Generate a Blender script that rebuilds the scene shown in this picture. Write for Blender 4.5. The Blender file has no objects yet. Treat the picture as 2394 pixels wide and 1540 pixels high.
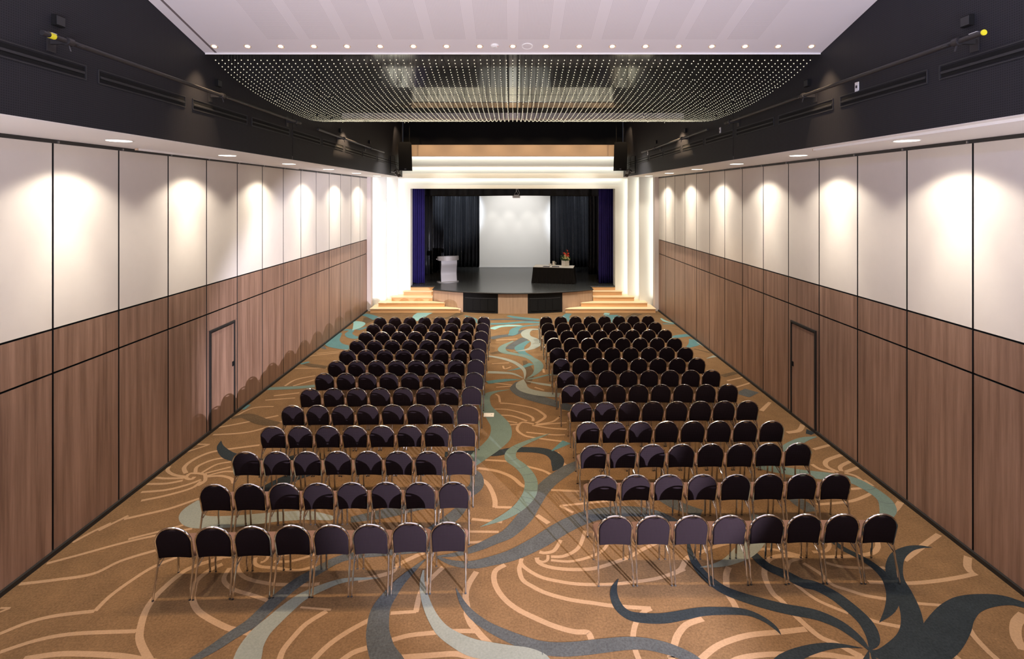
import bpy, bmesh, math, random
from mathutils import Vector, Matrix
random.seed(7)
S = bpy.context.scene
COL = S.collection
PI = math.pi

# ------------------------------------------------------------------ camera, world, exposure
F = 1240.0            # focal length in pixels of the 2394 px wide frame
H = 4.8               # eye height above the hall floor
PX, PY = 1199.0, 462.0  # vanishing point
cam_d = bpy.data.cameras.new('camera')
cam_d.sensor_fit = 'HORIZONTAL'; cam_d.sensor_width = 36.0
cam_d.lens = F / 2394 * 36
cam_d.shift_x = -(PX - 1197) / 2394
cam_d.shift_y = -(770 - PY) / 2394
cam_d.clip_start = 0.05; cam_d.clip_end = 200
cam = bpy.data.objects.new('camera', cam_d); COL.objects.link(cam)
cam.location = (0, 0, H); cam.rotation_euler = (PI / 2, 0, 0)
S.camera = cam
W = bpy.data.worlds.new('world'); S.world = W; W.use_nodes = True
W.node_tree.nodes['Background'].inputs[0].default_value = (0.02, 0.02, 0.025, 1)
S.view_settings.view_transform = 'Standard'; S.view_settings.look = 'None'
S.view_settings.exposure = 0.0; S.view_settings.gamma = 1.0
S.view_settings.use_curve_mapping = False
S.cycles.max_bounces = 8; S.cycles.diffuse_bounces = 5; S.cycles.glossy_bounces = 4
S.cycles.use_denoising = True
S.cycles.sample_clamp_indirect = 6.0
WARM = (1.0, 0.89, 0.74); AMBER = (1.0, 0.71, 0.42); NEUT = (1.0, 0.99, 0.88); LILAC = (0.92, 0.87, 0.98)

def lamp(kind, name, loc, energy, color, aim=None, **k):
    d = bpy.data.lights.new(name, kind); d.energy = energy; d.color = color
    for a, v in k.items(): setattr(d, a, v)
    o = bpy.data.objects.new(name, d); COL.objects.link(o); o.location = loc
    if aim is not None:
        o.rotation_euler = (Vector(aim) - Vector(loc)).to_track_quat('-Z', 'Y').to_euler()
    return o

E_WASH, E_CORE, E_DOWN, E_DOWN2, E_DOWN3, E_COVE, E_SIDE, E_FILL, E_UP = 108, 150, 180, 290, 95, 14, 21000, 5, 2550
# fill light added behind the camera, and a low lamp by the rear corner on the flower table side
lamp('AREA', 'rear_fill_light', (0, -3.2, 6.2), E_FILL, LILAC, (0, 10, 6.2), shape='RECTANGLE', size=9.0, size_y=4.0)
lamp('AREA', 'ceiling_fill_light', (0, -2.6, 2.6), E_UP, LILAC, (0, -2.3, 10), shape='RECTANGLE', size=9.0, size_y=1.2)  # added upward fill that brightens the white ceiling and soffits
lamp('SPOT', 'corner_lamp', (6.0, -2.6, 2.45), E_SIDE, (0.90, 0.86, 1.0), (-3.25, 13.5, 1.0), spot_size=math.radians(28.5), spot_blend=0.35, shadow_soft_size=0.04)
# wall washers in both soffits
WASH_Y = [7.3 + 2.77 * k for k in range(-3, 6)]
def soffit_z(y): return 5.57 + 0.0059 * (y - 4.9)
for sx in (-1, 1):
    for y in WASH_Y:
        z = soffit_z(y)
        lamp('SPOT', 'wall_washer_light', (sx * 5.42, y, z - 0.03), E_WASH, WARM, (sx * 5.42, y, 0), spot_size=math.radians(129), spot_blend=0.30, shadow_soft_size=0.07)
        lamp('SPOT', 'wall_washer_core', (sx * 5.42, y, z - 0.03), E_CORE, WARM, (sx * 6.18, y, 2.8), spot_size=math.radians(50), spot_blend=1.0, shadow_soft_size=0.07)
        lamp('SPOT', 'wall_washer_mid', (sx * 5.42, y, z - 0.03), E_WASH * 1.2, WARM, (sx * 6.6, y, 0), spot_size=math.radians(116), spot_blend=1.0, shadow_soft_size=0.07)
# rows of ceiling downlights
PT = 0.27                                # slope of the white ceiling
def panel_z(y): return 4.8 + 2.21 + PT * (8.1 - y)
lamp('SPOT', 'blue_fill', (-3.6, -2.6, 6.6), 1100, (0.25, 0.38, 1.0), (4.7, 4.2, 7.6), spot_size=math.radians(60), spot_blend=1.0, shadow_soft_size=0.1)  # pair of added blue fills tinting the near bulkheads, no fitting there
lamp('SPOT', 'blue_fill', (3.6, -2.6, 6.6), 450, (0.25, 0.38, 1.0), (-4.7, 4.0, 7.6), spot_size=math.radians(55), spot_blend=1.0, shadow_soft_size=0.1)
for i in range(19):
    x = 0.495 * (i - 9)
    lamp('SPOT', 'downlight_light', (x, 7.915, panel_z(7.915) - 0.03), E_DOWN, AMBER, (x, 7.95, 0), spot_size=math.radians(76), spot_blend=0.9, shadow_soft_size=0.03)
for i in range(7):
    x = 1.45 * (i - 3)
    lamp('SPOT', 'beam_light', (x, 14.75, 6.93), E_DOWN2, AMBER, (x, 14.8, 0), spot_size=math.radians(100), spot_blend=0.5, shadow_soft_size=0.03)
for i in range(7):
    x = 1.45 * (i - 3)
    lamp('SPOT', 'rear_ceiling_light', (x, 20.9, 7.9), E_DOWN3, AMBER, (x, 22.3, 5.5), spot_size=math.radians(95), spot_blend=0.5, shadow_soft_size=0.03)
for x in (-3.6, 0.0, 3.6):
    lamp('SPOT', 'far_floor_fill', (x, 18.9, 7.85), 2300, (1.0, 0.93, 0.80), (x, 19.2, 0), spot_size=math.radians(80), spot_blend=0.8, shadow_soft_size=0.04)  # added fill to brighten the far floor, not a downlight row
# stage lamps
for x in (-1.25, -0.35, 0.75, 1.55):
    lamp('SPOT', 'stage_light', (x + 0.1, 29.2, 5.35), 75, (1, 0.95, 0.88), (x + 0.1, 29.32, 0.9), spot_size=math.radians(54), spot_blend=0.5, shadow_soft_size=0.05)
lamp('SPOT', 'screen_fill', (0.1, 26.0, 5.5), 680, (1, 0.97, 0.93), (0.1, 29.85, 3.0), spot_size=math.radians(90), spot_blend=0.8, shadow_soft_size=0.1)  # added wide fill to even out the screen
lamp('SPOT', 'table_fill', (2.2, 25.4, 6.2), 190, (1, 0.96, 0.9), (1.9, 24.7, 1.6), spot_size=math.radians(34), spot_blend=0.7, shadow_soft_size=0.06)  # added fill to whiten the table top
lamp('SPOT', 'stage_cool_light', (-2.6, 25.6, 5.6), 1900, (0.75, 0.85, 1.0), (-3.3, 30.0, 4.0), spot_size=math.radians(46), spot_blend=0.7, shadow_soft_size=0.06)
lamp('SPOT', 'stage_cool_light', (2.9, 25.6, 5.6), 1200, (0.8, 0.88, 1.0), (3.5, 30.0, 3.6), spot_size=math.radians(46), spot_blend=0.7, shadow_soft_size=0.06)
lamp('SPOT', 'stage_front_light', (-4.3, 20.0, 6.2), 170, (1, 0.95, 0.9), (0.0, 29.0, 2.4), spot_size=math.radians(40), spot_blend=0.6, shadow_soft_size=0.06)
lamp('SPOT', 'stage_front_light', (4.3, 20.0, 6.2), 170, (1, 0.95, 0.9), (0.5, 29.0, 2.4), spot_size=math.radians(40), spot_blend=0.6, shadow_soft_size=0.06)

# ------------------------------------------------------------------ materials
class NT:
    def __init__(s, name):
        s.m = bpy.data.materials.new(name); s.m.use_nodes = True
        s.t = s.m.node_tree; s.b = s.t.nodes['Principled BSDF']
    def n(s, ty, **k):
        o = s.t.nodes.new(ty)
        for a, v in k.items(): setattr(o, a, v)
        return o
    def l(s, a, b): s.t.links.new(a, b)
def rgba(c): return (c[0], c[1], c[2], 1)
def plain(name, c, rough=0.6, metal=0.0, var=0.0, scale=8.0, bump=0.0, spec=0.5, emit=None, estr=0.0, bscale=None):
    q = NT(name); b = q.b
    b.inputs['Base Color'].default_value = rgba(c); b.inputs['Roughness'].default_value = rough
    b.inputs['Metallic'].default_value = metal; b.inputs['Specular IOR Level'].default_value = spec
    if emit:
        b.inputs['Emission Color'].default_value = rgba(emit); b.inputs['Emission Strength'].default_value = estr
    if var or bump:
        geo = q.n('ShaderNodeNewGeometry')
        nz = q.n('ShaderNodeTexNoise'); nz.inputs['Scale'].default_value = scale; nz.inputs['Detail'].default_value = 4
        q.l(geo.outputs['Position'], nz.inputs['Vector'])
        if var:
            mx = q.n('ShaderNodeMix', data_type='RGBA')
            mx.inputs[6].default_value = rgba([max(0, v * (1 - var)) for v in c]); mx.inputs[7].default_value = rgba([min(1, v * (1 + var)) for v in c])
            q.l(nz.outputs['Fac'], mx.inputs[0]); q.l(mx.outputs[2], b.inputs['Base Color'])
        if bump:
            bp = q.n('ShaderNodeBump'); bp.inputs['Strength'].default_value = bump; bp.inputs['Distance'].default_value = 0.004
            n2 = nz
            if bscale:
                n2 = q.n('ShaderNodeTexNoise'); n2.inputs['Scale'].default_value = bscale
                q.l(geo.outputs['Position'], n2.inputs['Vector'])
            q.l(n2.outputs['Fac'], bp.inputs['Height']); q.l(bp.outputs['Normal'], b.inputs['Normal'])
    return q.m
def wood(name, c1, c2, rough=0.45, sc=(10, 10, 0.4), spec=0.4):
    q = NT(name); b = q.b
    geo = q.n('ShaderNodeNewGeometry')
    mp = q.n('ShaderNodeMapping'); mp.inputs['Scale'].default_value = sc
    q.l(geo.outputs['Position'], mp.inputs['Vector'])
    a = q.n('ShaderNodeTexNoise'); a.inputs['Scale'].default_value = 1.0; a.inputs['Detail'].default_value = 6; a.inputs['Roughness'].default_value = 0.65
    q.l(mp.outputs[0], a.inputs['Vector'])
    r = q.n('ShaderNodeValToRGB'); r.color_ramp.elements[0].position = 0.32; r.color_ramp.elements[1].position = 0.68
    r.color_ramp.elements[0].color = rgba(c1); r.color_ramp.elements[1].color = rgba(c2)
    q.l(a.outputs['Fac'], r.inputs['Fac']); q.l(r.outputs['Color'], b.inputs['Base Color'])
    b.inputs['Roughness'].default_value = rough; b.inputs['Specular IOR Level'].default_value = spec
    return q.m
def carpet(name, c, var=0.38):
    q = NT(name); b = q.b
    geo = q.n('ShaderNodeNewGeometry')
    a = q.n('ShaderNodeTexNoise'); a.inputs['Scale'].default_value = 38; a.inputs['Detail'].default_value = 4; a.inputs['Roughness'].default_value = 0.7
    d = q.n('ShaderNodeTexNoise'); d.inputs['Scale'].default_value = 3.5; d.inputs['Detail'].default_value = 3
    for t in (a, d): q.l(geo.outputs['Position'], t.inputs['Vector'])
    ad = q.n('ShaderNodeMath', operation='MULTIPLY_ADD'); ad.inputs[1].default_value = 0.35; ad.inputs[2].default_value = -0.17
    q.l(d.outputs['Fac'], ad.inputs[0])
    sm = q.n('ShaderNodeMath', operation='ADD'); q.l(a.outputs['Fac'], sm.inputs[0]); q.l(ad.outputs[0], sm.inputs[1])
    mr = q.n('ShaderNodeMapRange'); mr.inputs[1].default_value = 0.25; mr.inputs[2].default_value = 0.75
    q.l(sm.outputs[0], mr.inputs[0])
    mx = q.n('ShaderNodeMix', data_type='RGBA')
    mx.inputs[6].default_value = rgba([v * (1 - var) for v in c]); mx.inputs[7].default_value = rgba([v * (1 + var) for v in c])
    q.l(mr.outputs[0], mx.inputs[0]); q.l(mx.outputs[2], b.inputs['Base Color'])
    bp = q.n('ShaderNodeBump'); bp.inputs['Strength'].default_value = 0.5; bp.inputs['Distance'].default_value = 0.006
    q.l(a.outputs['Fac'], bp.inputs['Height']); q.l(bp.outputs['Normal'], b.inputs['Normal'])
    b.inputs['Roughness'].default_value = 0.95; b.inputs['Specular IOR Level'].default_value = 0.1
    return q.m
def dots(name, c, c2, axes, pitch, radius, rough=0.5, window=None, spec=0.4):
    """flat surface with a grid of round perforations, axes = the two object axes they run along"""
    q = NT(name); b = q.b
    tc = q.n('ShaderNodeTexCoord'); sp = q.n('ShaderNodeSeparateXYZ'); q.l(tc.outputs['Object'], sp.inputs[0])
    sq = []
    for ax in axes:
        m1 = q.n('ShaderNodeMath', operation='DIVIDE'); q.l(sp.outputs[ax], m1.inputs[0]); m1.inputs[1].default_value = pitch
        m2 = q.n('ShaderNodeMath', operation='FRACT'); q.l(m1.outputs[0], m2.inputs[0])
        m3 = q.n('ShaderNodeMath', operation='SUBTRACT'); q.l(m2.outputs[0], m3.inputs[0]); m3.inputs[1].default_value = 0.5
        m4 = q.n('ShaderNodeMath', operation='MULTIPLY'); q.l(m3.outputs[0], m4.inputs[0]); q.l(m3.outputs[0], m4.inputs[1])
        sq.append(m4)
    ad = q.n('ShaderNodeMath', operation='ADD'); q.l(sq[0].outputs[0], ad.inputs[0]); q.l(sq[1].outputs[0], ad.inputs[1])
    lt = q.n('ShaderNodeMath', operation='LESS_THAN'); q.l(ad.outputs[0], lt.inputs[0]); lt.inputs[1].default_value = (radius / pitch) ** 2
    mx = q.n('ShaderNodeMix', data_type='RGBA'); mx.inputs[6].default_value = rgba(c); mx.inputs[7].default_value = rgba(c2)
    q.l(lt.outputs[0], mx.inputs[0]); q.l(mx.outputs[2], b.inputs['Base Color'])
    b.inputs['Roughness'].default_value = rough; b.inputs['Specular IOR Level'].default_value = spec
    return q.m

M = dict(
    carpet=carpet('brown_carpet', (0.146, 0.087, 0.043)),
    cream=carpet('cream_carpet', (0.315, 0.205, 0.122), 0.15),
    slate=carpet('slate_carpet', (0.064, 0.069, 0.071)),
    navy=carpet('navy_carpet', (0.020, 0.026, 0.031)),
    pale=carpet('pale_carpet', (0.195, 0.21, 0.185), 0.15),
    seafoam=carpet('seafoam_carpet', (0.11, 0.155, 0.14), 0.15),
    teal=carpet('teal_carpet', (0.068, 0.14, 0.15), 0.2),
    aqua=carpet('aqua_carpet', (0.18, 0.31, 0.30), 0.15),
    taupe=carpet('taupe_carpet', (0.080, 0.054, 0.031)),
    groove=plain('groove', (0.045, 0.055, 0.06), 0.95),
    wood=wood('walnut_laminate', (0.158, 0.089, 0.060), (0.345, 0.212, 0.152)),
    fabric=plain('panel_fabric', (0.71, 0.665, 0.615), 0.9, var=0.03, scale=5, bump=0.1, bscale=300, spec=0.2),
    joint=plain('black_joint', (0.012, 0.011, 0.011), 0.6),
    track=plain('black_track', (0.015, 0.015, 0.016), 0.45),
    white=plain('white_paint', (0.92, 0.915, 0.91), 0.7, var=0.015, scale=2),
    ceil=plain('ceiling_white', (0.74, 0.70, 0.715), 0.75, var=0.01, scale=1.5),
    perf=dots('perforated_white', (0.74, 0.70, 0.715), (0.42, 0.38, 0.39), (0, 1), 0.019, 0.0042, 0.75),
    slot=plain('shadow_gap', (0.16, 0.13, 0.13), 0.8),
    dark=dots('dark_acoustic_wall', (0.020, 0.0195, 0.024), (0.007, 0.007, 0.010), (1, 2), 0.024, 0.006, 0.62, spec=0.25),
    darkv=plain('dark_vent_metal', (0.022, 0.022, 0.025), 0.5),
    black=plain('black_paint', (0.004, 0.004, 0.0045), 0.75, spec=0.25),
    gloss=plain('glossy_ceiling', (0.60, 0.62, 0.55), 0.13, 0.92, var=0.15, scale=1.2),
    tan=plain('warm_toned_paint', (0.56, 0.42, 0.30), 0.7, var=0.02),  # warm downlight tint of a white fascia, put into its colour
    cove=plain('cove_white', (0.86, 0.86, 0.80), 0.7),
    pil=plain('pilaster', (0.62, 0.55, 0.53), 0.7),
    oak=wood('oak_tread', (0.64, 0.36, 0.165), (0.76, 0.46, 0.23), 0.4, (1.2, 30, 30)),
    tread=wood('oak_tread_lit', (0.80, 0.60, 0.36), (0.88, 0.70, 0.46), 0.4, (1.2, 30, 30)),  # riser oak made lighter, cove light on the treads put into colour
    ply=wood('stage_front_wood', (0.36, 0.235, 0.155), (0.46, 0.31, 0.21), 0.5, (25, 25, 1.2)),
    stagefl=plain('stage_floor', (0.038, 0.040, 0.041), 0.26, var=0.3, scale=6, bump=0.12, spec=0.6),
    stageed=plain('stage_edge', (0.01, 0.01, 0.012), 0.4),
    chrome=plain('chrome', (0.74, 0.73, 0.72), 0.12, 1.0),
    back=dots('aubergine_fabric', (0.0122, 0.0080, 0.0098), (0.040, 0.030, 0.040), (0, 2), 0.017, 0.0027, 0.95, spec=0.05),
    seat=plain('seat_fabric', (0.165, 0.098, 0.076), 0.9, var=0.2, scale=120, bump=0.2, spec=0.2),  # aubergine cloth of the backs, lightened and browned as if downlit
    rubber=plain('rubber', (0.02, 0.02, 0.02), 0.8),
    curt=plain('black_curtain', (0.015, 0.015, 0.017), 0.36, var=0.3, scale=3, spec=0.6),
    valance=plain('black_valance', (0.006, 0.006, 0.007), 0.5, spec=0.3),
    blue=plain('blue_velvet', (0.022, 0.015, 0.13), 0.75, var=0.2, scale=5, spec=0.3),
    screen=plain('screen_white', (0.82, 0.82, 0.80), 0.8),
    silver=plain('brushed_silver', (0.36, 0.35, 0.35), 0.55, 0.35),
    desk=plain('black_desk', (0.02, 0.02, 0.022), 0.4),
    cloth=plain('white_cloth', (0.85, 0.84, 0.82), 0.85),
    skirt=plain('black_skirt', (0.009, 0.0075, 0.007), 0.9, spec=0.2),
    china=plain('white_china', (0.82, 0.80, 0.74), 0.3),
    paper=plain('dark_folder', (0.015, 0.015, 0.035), 0.6),
    leaf=plain('leaf_green', (0.05, 0.16, 0.04), 0.5, var=0.4, scale=30),
    red=plain('red_petals', (0.62, 0.06, 0.02), 0.5, var=0.3, scale=40),
    lemon=plain('lemon_petals', (0.80, 0.74, 0.36), 0.5, var=0.2, scale=40),
    pipe=plain('grey_pipe', (0.055, 0.052, 0.055), 0.38, 0.6),
    steel=plain('steel', (0.35, 0.34, 0.34), 0.35, 0.9),
    yellow=plain('yellow_tape', (0.75, 0.68, 0.03), 0.5),
    label=plain('white_label', (0.7, 0.7, 0.7), 0.5),
    spk=plain('speaker_cloth', (0.006, 0.006, 0.0065), 0.8, spec=0.2, bump=0.2, scale=200),
    lens=plain('lamp_lens', (1, 0.95, 0.85), 0.5, emit=(1.0, 0.93, 0.78), estr=6.0),
    lensw=plain('lamp_lens_amber', (1, 0.85, 0.6), 0.5, emit=(1.0, 0.78, 0.48), estr=22.0),
    ring=plain('lamp_ring', (0.75, 0.62, 0.52), 0.4, 0.3),
    bead=plain('crystal_bead', (0.95, 0.92, 0.78), 0.12, spec=0.9, emit=(1.0, 0.93, 0.62), estr=0.6),  # glossy beads with a weak glow added for brightness
    wire=plain('bead_wire', (0.06, 0.06, 0.055), 0.4, 0.5),
    spotl=plain('spot_housing', (0.02, 0.016, 0.013), 0.4, 0.3),
    led=plain('led_strip', (1, 1, 0.9), 0.5, emit=(1.0, 0.99, 0.88), estr=8.0),
)

# ------------------------------------------------------------------ mesh helpers
class MB:
    def __init__(s): s.v = []; s.f = []; s.m = []; s.sm = []
    def add(s, vs, fs, mi=0, smooth=False, T=None):
        o = len(s.v)
        if T is not None: vs = [T @ Vector(p) for p in vs]
        s.v += [tuple(p) for p in vs]
        for f in fs: s.f.append(tuple(i + o for i in f)); s.m.append(mi); s.sm.append(smooth)
        return s
    def box(s, c, d, mi=0, T=None):
        x, y, z = c; a, b, e = d[0] / 2, d[1] / 2, d[2] / 2
        vs = [(x + i * a, y + j * b, z + k * e) for i in (-1, 1) for j in (-1, 1) for k in (-1, 1)]
        return s.add(vs, [(0, 1, 3, 2), (4, 6, 7, 5), (0, 4, 5, 1), (2, 3, 7, 6), (0, 2, 6, 4), (1, 5, 7, 3)], mi, False, T)
    def hexa(s, lo, hi, mi=0):
        """lo, hi: four corners each, same winding"""
        return s.add(list(lo) + list(hi), [(3, 2, 1, 0), (4, 5, 6, 7)] + [(i, (i + 1) % 4, (i + 1) % 4 + 4, i + 4) for i in range(4)], mi)
    def tube(s, path, r, n=8, mi=0, caps=True, T=None):
        P = [Vector(p) for p in path]; rs = r if isinstance(r, (list, tuple)) else [r] * len(P)
        vs = []; prev = None
        for i, p in enumerate(P):
            t = (P[min(i + 1, len(P) - 1)] - P[max(i - 1, 0)]).normalized()
            if prev is None:
                u = t.orthogonal().normalized()
            else:
                u = (prev - t * prev.dot(t)).normalized()
            prev = u; w = t.cross(u)
            for k in range(n):
                a = 2 * PI * k / n
                vs.append(p + (u * math.cos(a) + w * math.sin(a)) * rs[i])
        fs = [(i * n + k, i * n + (k + 1) % n, (i + 1) * n + (k + 1) % n, (i + 1) * n + k) for i in range(len(P) - 1) for k in range(n)]
        s.add(vs, fs, mi, True, T)
        if caps:
            o = len(s.v) - len(vs)
            for c in (tuple(o + k for k in reversed(range(n))), tuple(o + (len(P) - 1) * n + k for k in range(n))):
                s.f.append(c); s.m.append(mi); s.sm.append(False)
        return s
    def lathe(s, prof, n=20, mi=0, T=None, smooth=True):
        vs = [(r * math.cos(2 * PI * k / n), r * math.sin(2 * PI * k / n), z) for r, z in prof for k in range(n)]
        fs = [(i * n + k, i * n + (k + 1) % n, (i + 1) * n + (k + 1) % n, (i + 1) * n + k) for i in range(len(prof) - 1) for k in range(n)]
        fs += [tuple(reversed(range(n))), tuple((len(prof) - 1) * n + k for k in range(n))]
        return s.add(vs, fs, mi, smooth, T)
    def prism(s, poly, z0, z1, mi=0, T=None):
        n = len(poly)
        vs = [(x, y, z0) for x, y in poly] + [(x, y, z1) for x, y in poly]
        fs = [tuple(reversed(range(n))), tuple(range(n, 2 * n))] + [(i, (i + 1) % n, (i + 1) % n + n, i + n) for i in range(n)]
        return s.add(vs, fs, mi, False, T)
    def rings(s, R, mi=0, smooth=True, cap=True, closed=True, T=None):
        n = len(R[0]); vs = [p for r in R for p in r]
        kk = n if closed else n - 1
        fs = [(i * n + k, i * n + (k + 1) % n, (i + 1) * n + (k + 1) % n, (i + 1) * n + k) for i in range(len(R) - 1) for k in range(kk)]
        if cap: fs += [tuple(reversed(range(n))), tuple((len(R) - 1) * n + k for k in range(n))]
        return s.add(vs, fs, mi, smooth, T)
    def mesh(s, name, mats):
        me = bpy.data.meshes.new(name); me.from_pydata(s.v, [], s.f)
        for m in (mats if isinstance(mats, (list, tuple)) else [mats]): me.materials.append(m)
        me.polygons.foreach_set('material_index', s.m); me.polygons.foreach_set('use_smooth', s.sm)
        me.update()
        if any(s.sm): me.set_sharp_from_angle(angle=math.radians(42))
        return me
    def build(s, name, mats, parent=None, loc=(0, 0, 0), rot=(0, 0, 0)):
        o = bpy.data.objects.new(name, s.mesh(name, mats)); COL.objects.link(o)
        o.location = loc; o.rotation_euler = rot
        if parent is not None: o.parent = parent
        return o
def fixn(o):
    bm = bmesh.new(); bm.from_mesh(o.data); bmesh.ops.recalc_face_normals(bm, faces=bm.faces); bm.to_mesh(o.data); bm.free(); return o
def tag(o, label=None, cat=None, group=None, kind=None):
    for k, v in (('label', label), ('category', cat), ('group', group), ('kind', kind)):
        if v: o[k] = v
    return o
def empty(name, loc=(0, 0, 0), rz=0.0):
    o = bpy.data.objects.new(name, None); COL.objects.link(o); o.location = loc; o.rotation_euler = (0, 0, rz); o.empty_display_size = 0.1
    return o
def copy_tree(o, parent=None):
    c = o.copy(); COL.objects.link(c); c.parent = parent
    for ch in KIDS.get(o.name, []): copy_tree(ch, c)
    return c
KIDS = {}
def remember(*roots):
    bpy.context.view_layer.update()
    for r in roots:
        KIDS[r.name] = list(r.children)
        for c in r.children: KIDS[c.name] = list(c.children)
def cr(pts, n=8):
    """Catmull-Rom through points of any dimension"""
    out = []; m = len(pts)
    for i in range(m - 1):
        p0, p1, p2, p3 = pts[max(i - 1, 0)], pts[i], pts[i + 1], pts[min(i + 2, m - 1)]
        for k in range(n):
            t = k / n
            out.append(tuple(0.5 * (2 * b + (c - a) * t + (2 * a - 5 * b + 4 * c - d) * t * t + (-a + 3 * b - 3 * c + d) * t ** 3) for a, b, c, d in zip(p0, p1, p2, p3)))
    out.append(tuple(pts[-1])); return out
ORD = ['first', 'second', 'third', 'fourth', 'fifth', 'sixth', 'seventh', 'eighth', 'ninth', 'tenth', 'eleventh', 'twelfth', 'thirteenth']
def sidename(sx): return 'lectern side' if sx < 0 else 'flower table side'

# ------------------------------------------------------------------ floor and carpet pattern
HW = 6.18
floor = MB().box((0, 9.6, -0.1), (13.2, 27.6, 0.2)).build('floor', M['carpet']); tag(floor, kind='structure')
def on_floor(px, py):
    y = F * H / (py - PY); return ((px - PX) * y / F, y)
layer = [0]
def ribbon(mat, pts, ws, z0=0.0012, name='carpet_ribbon', n=8):
    """inlaid carpet ribbon: centre line (frame pixels on the floor plane) and widths in metres"""
    if not isinstance(ws, (list, tuple)): ws = [ws] * len(pts)
    pts, ws = list(pts), [w * (0.62 if p[1] < 880 else 0.75 if p[1] < 960 and mat == 'cream' else 1.0) for w, p in zip(ws, pts)]
    if pts[-1][1] >= 1538 and len(pts) > 2:              # the pattern runs on below the frame
        d = (pts[-1][0] - pts[-2][0], pts[-1][1] - pts[-2][1]); k = 150 / max(20, math.hypot(*d))
        pts.append((pts[-1][0] + d[0] * k, pts[-1][1] + abs(d[1]) * k)); ws.append(ws[-1])
    P = [on_floor(*p) for p in pts]
    C = cr([(a, b, w) for (a, b), w in zip(P, ws)], n)
    layer[0] += 1; z = z0 + (layer[0] * 1.2e-5 if mat != 'cream' else layer[0] * 1e-6)
    L, R = [], []
    for i, (x, y, w) in enumerate(C):
        a, b = C[max(i - 1, 0)], C[min(i + 1, len(C) - 1)]
        t = Vector((b[0] - a[0], b[1] - a[1])); t = t.normalized() if t.length > 1e-6 else Vector((1, 0))
        nx, ny = -t.y, t.x; w = max(w, 0.004) / 2
        cl = lambda v: max(-HW + 0.03, min(HW - 0.03, v))
        L.append((cl(x + nx * w), y + ny * w, z)); R.append((cl(x - nx * w), y - ny * w, z))
    m = len(L)
    o = MB().add(L + R, [(i, m + i, m + i + 1, i + 1) for i in range(m - 1)]).build(name, M[mat], floor)
    return o, C, z
def line(pts, w=0.055): ribbon('cream', pts, w, 0.0007, 'carpet_line', 6)
def grooves(C, z, step, lo=0.1, hi=0.9):
    g = MB(); m = len(C)
    for i in range(int(m * lo), int(m * hi), step + random.randint(0, 2)):
        x, y, w = C[i]; a, b = C[i - 1], C[i + 1]
        t = Vector((b[0] - a[0], b[1] - a[1])).normalized(); nrm = Vector((-t.y, t.x)); bend = 0.10 * w * random.choice((-1, 1, 2))
        for k in range(6):
            f0, f1 = (k / 6 - 0.5) * w, ((k + 1) / 6 - 0.5) * w
            q = lambda f: (x + nrm.x * f + t.x * bend * (1 - (2 * f / w) ** 2), y + nrm.y * f + t.y * bend * (1 - (2 * f / w) ** 2))
            p0, p1 = q(f0), q(f1); h = 0.004
            g.add([(p0[0] - t.x * h, p0[1] - t.y * h, z + 0.0006), (p1[0] - t.x * h, p1[1] - t.y * h, z + 0.0006), (p1[0] + t.x * h, p1[1] + t.y * h, z + 0.0006), (p0[0] + t.x * h, p0[1] + t.y * h, z + 0.0006)], [(0, 1, 2, 3)])
    g.build('carpet_groove', M['groove'], floor)
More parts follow.
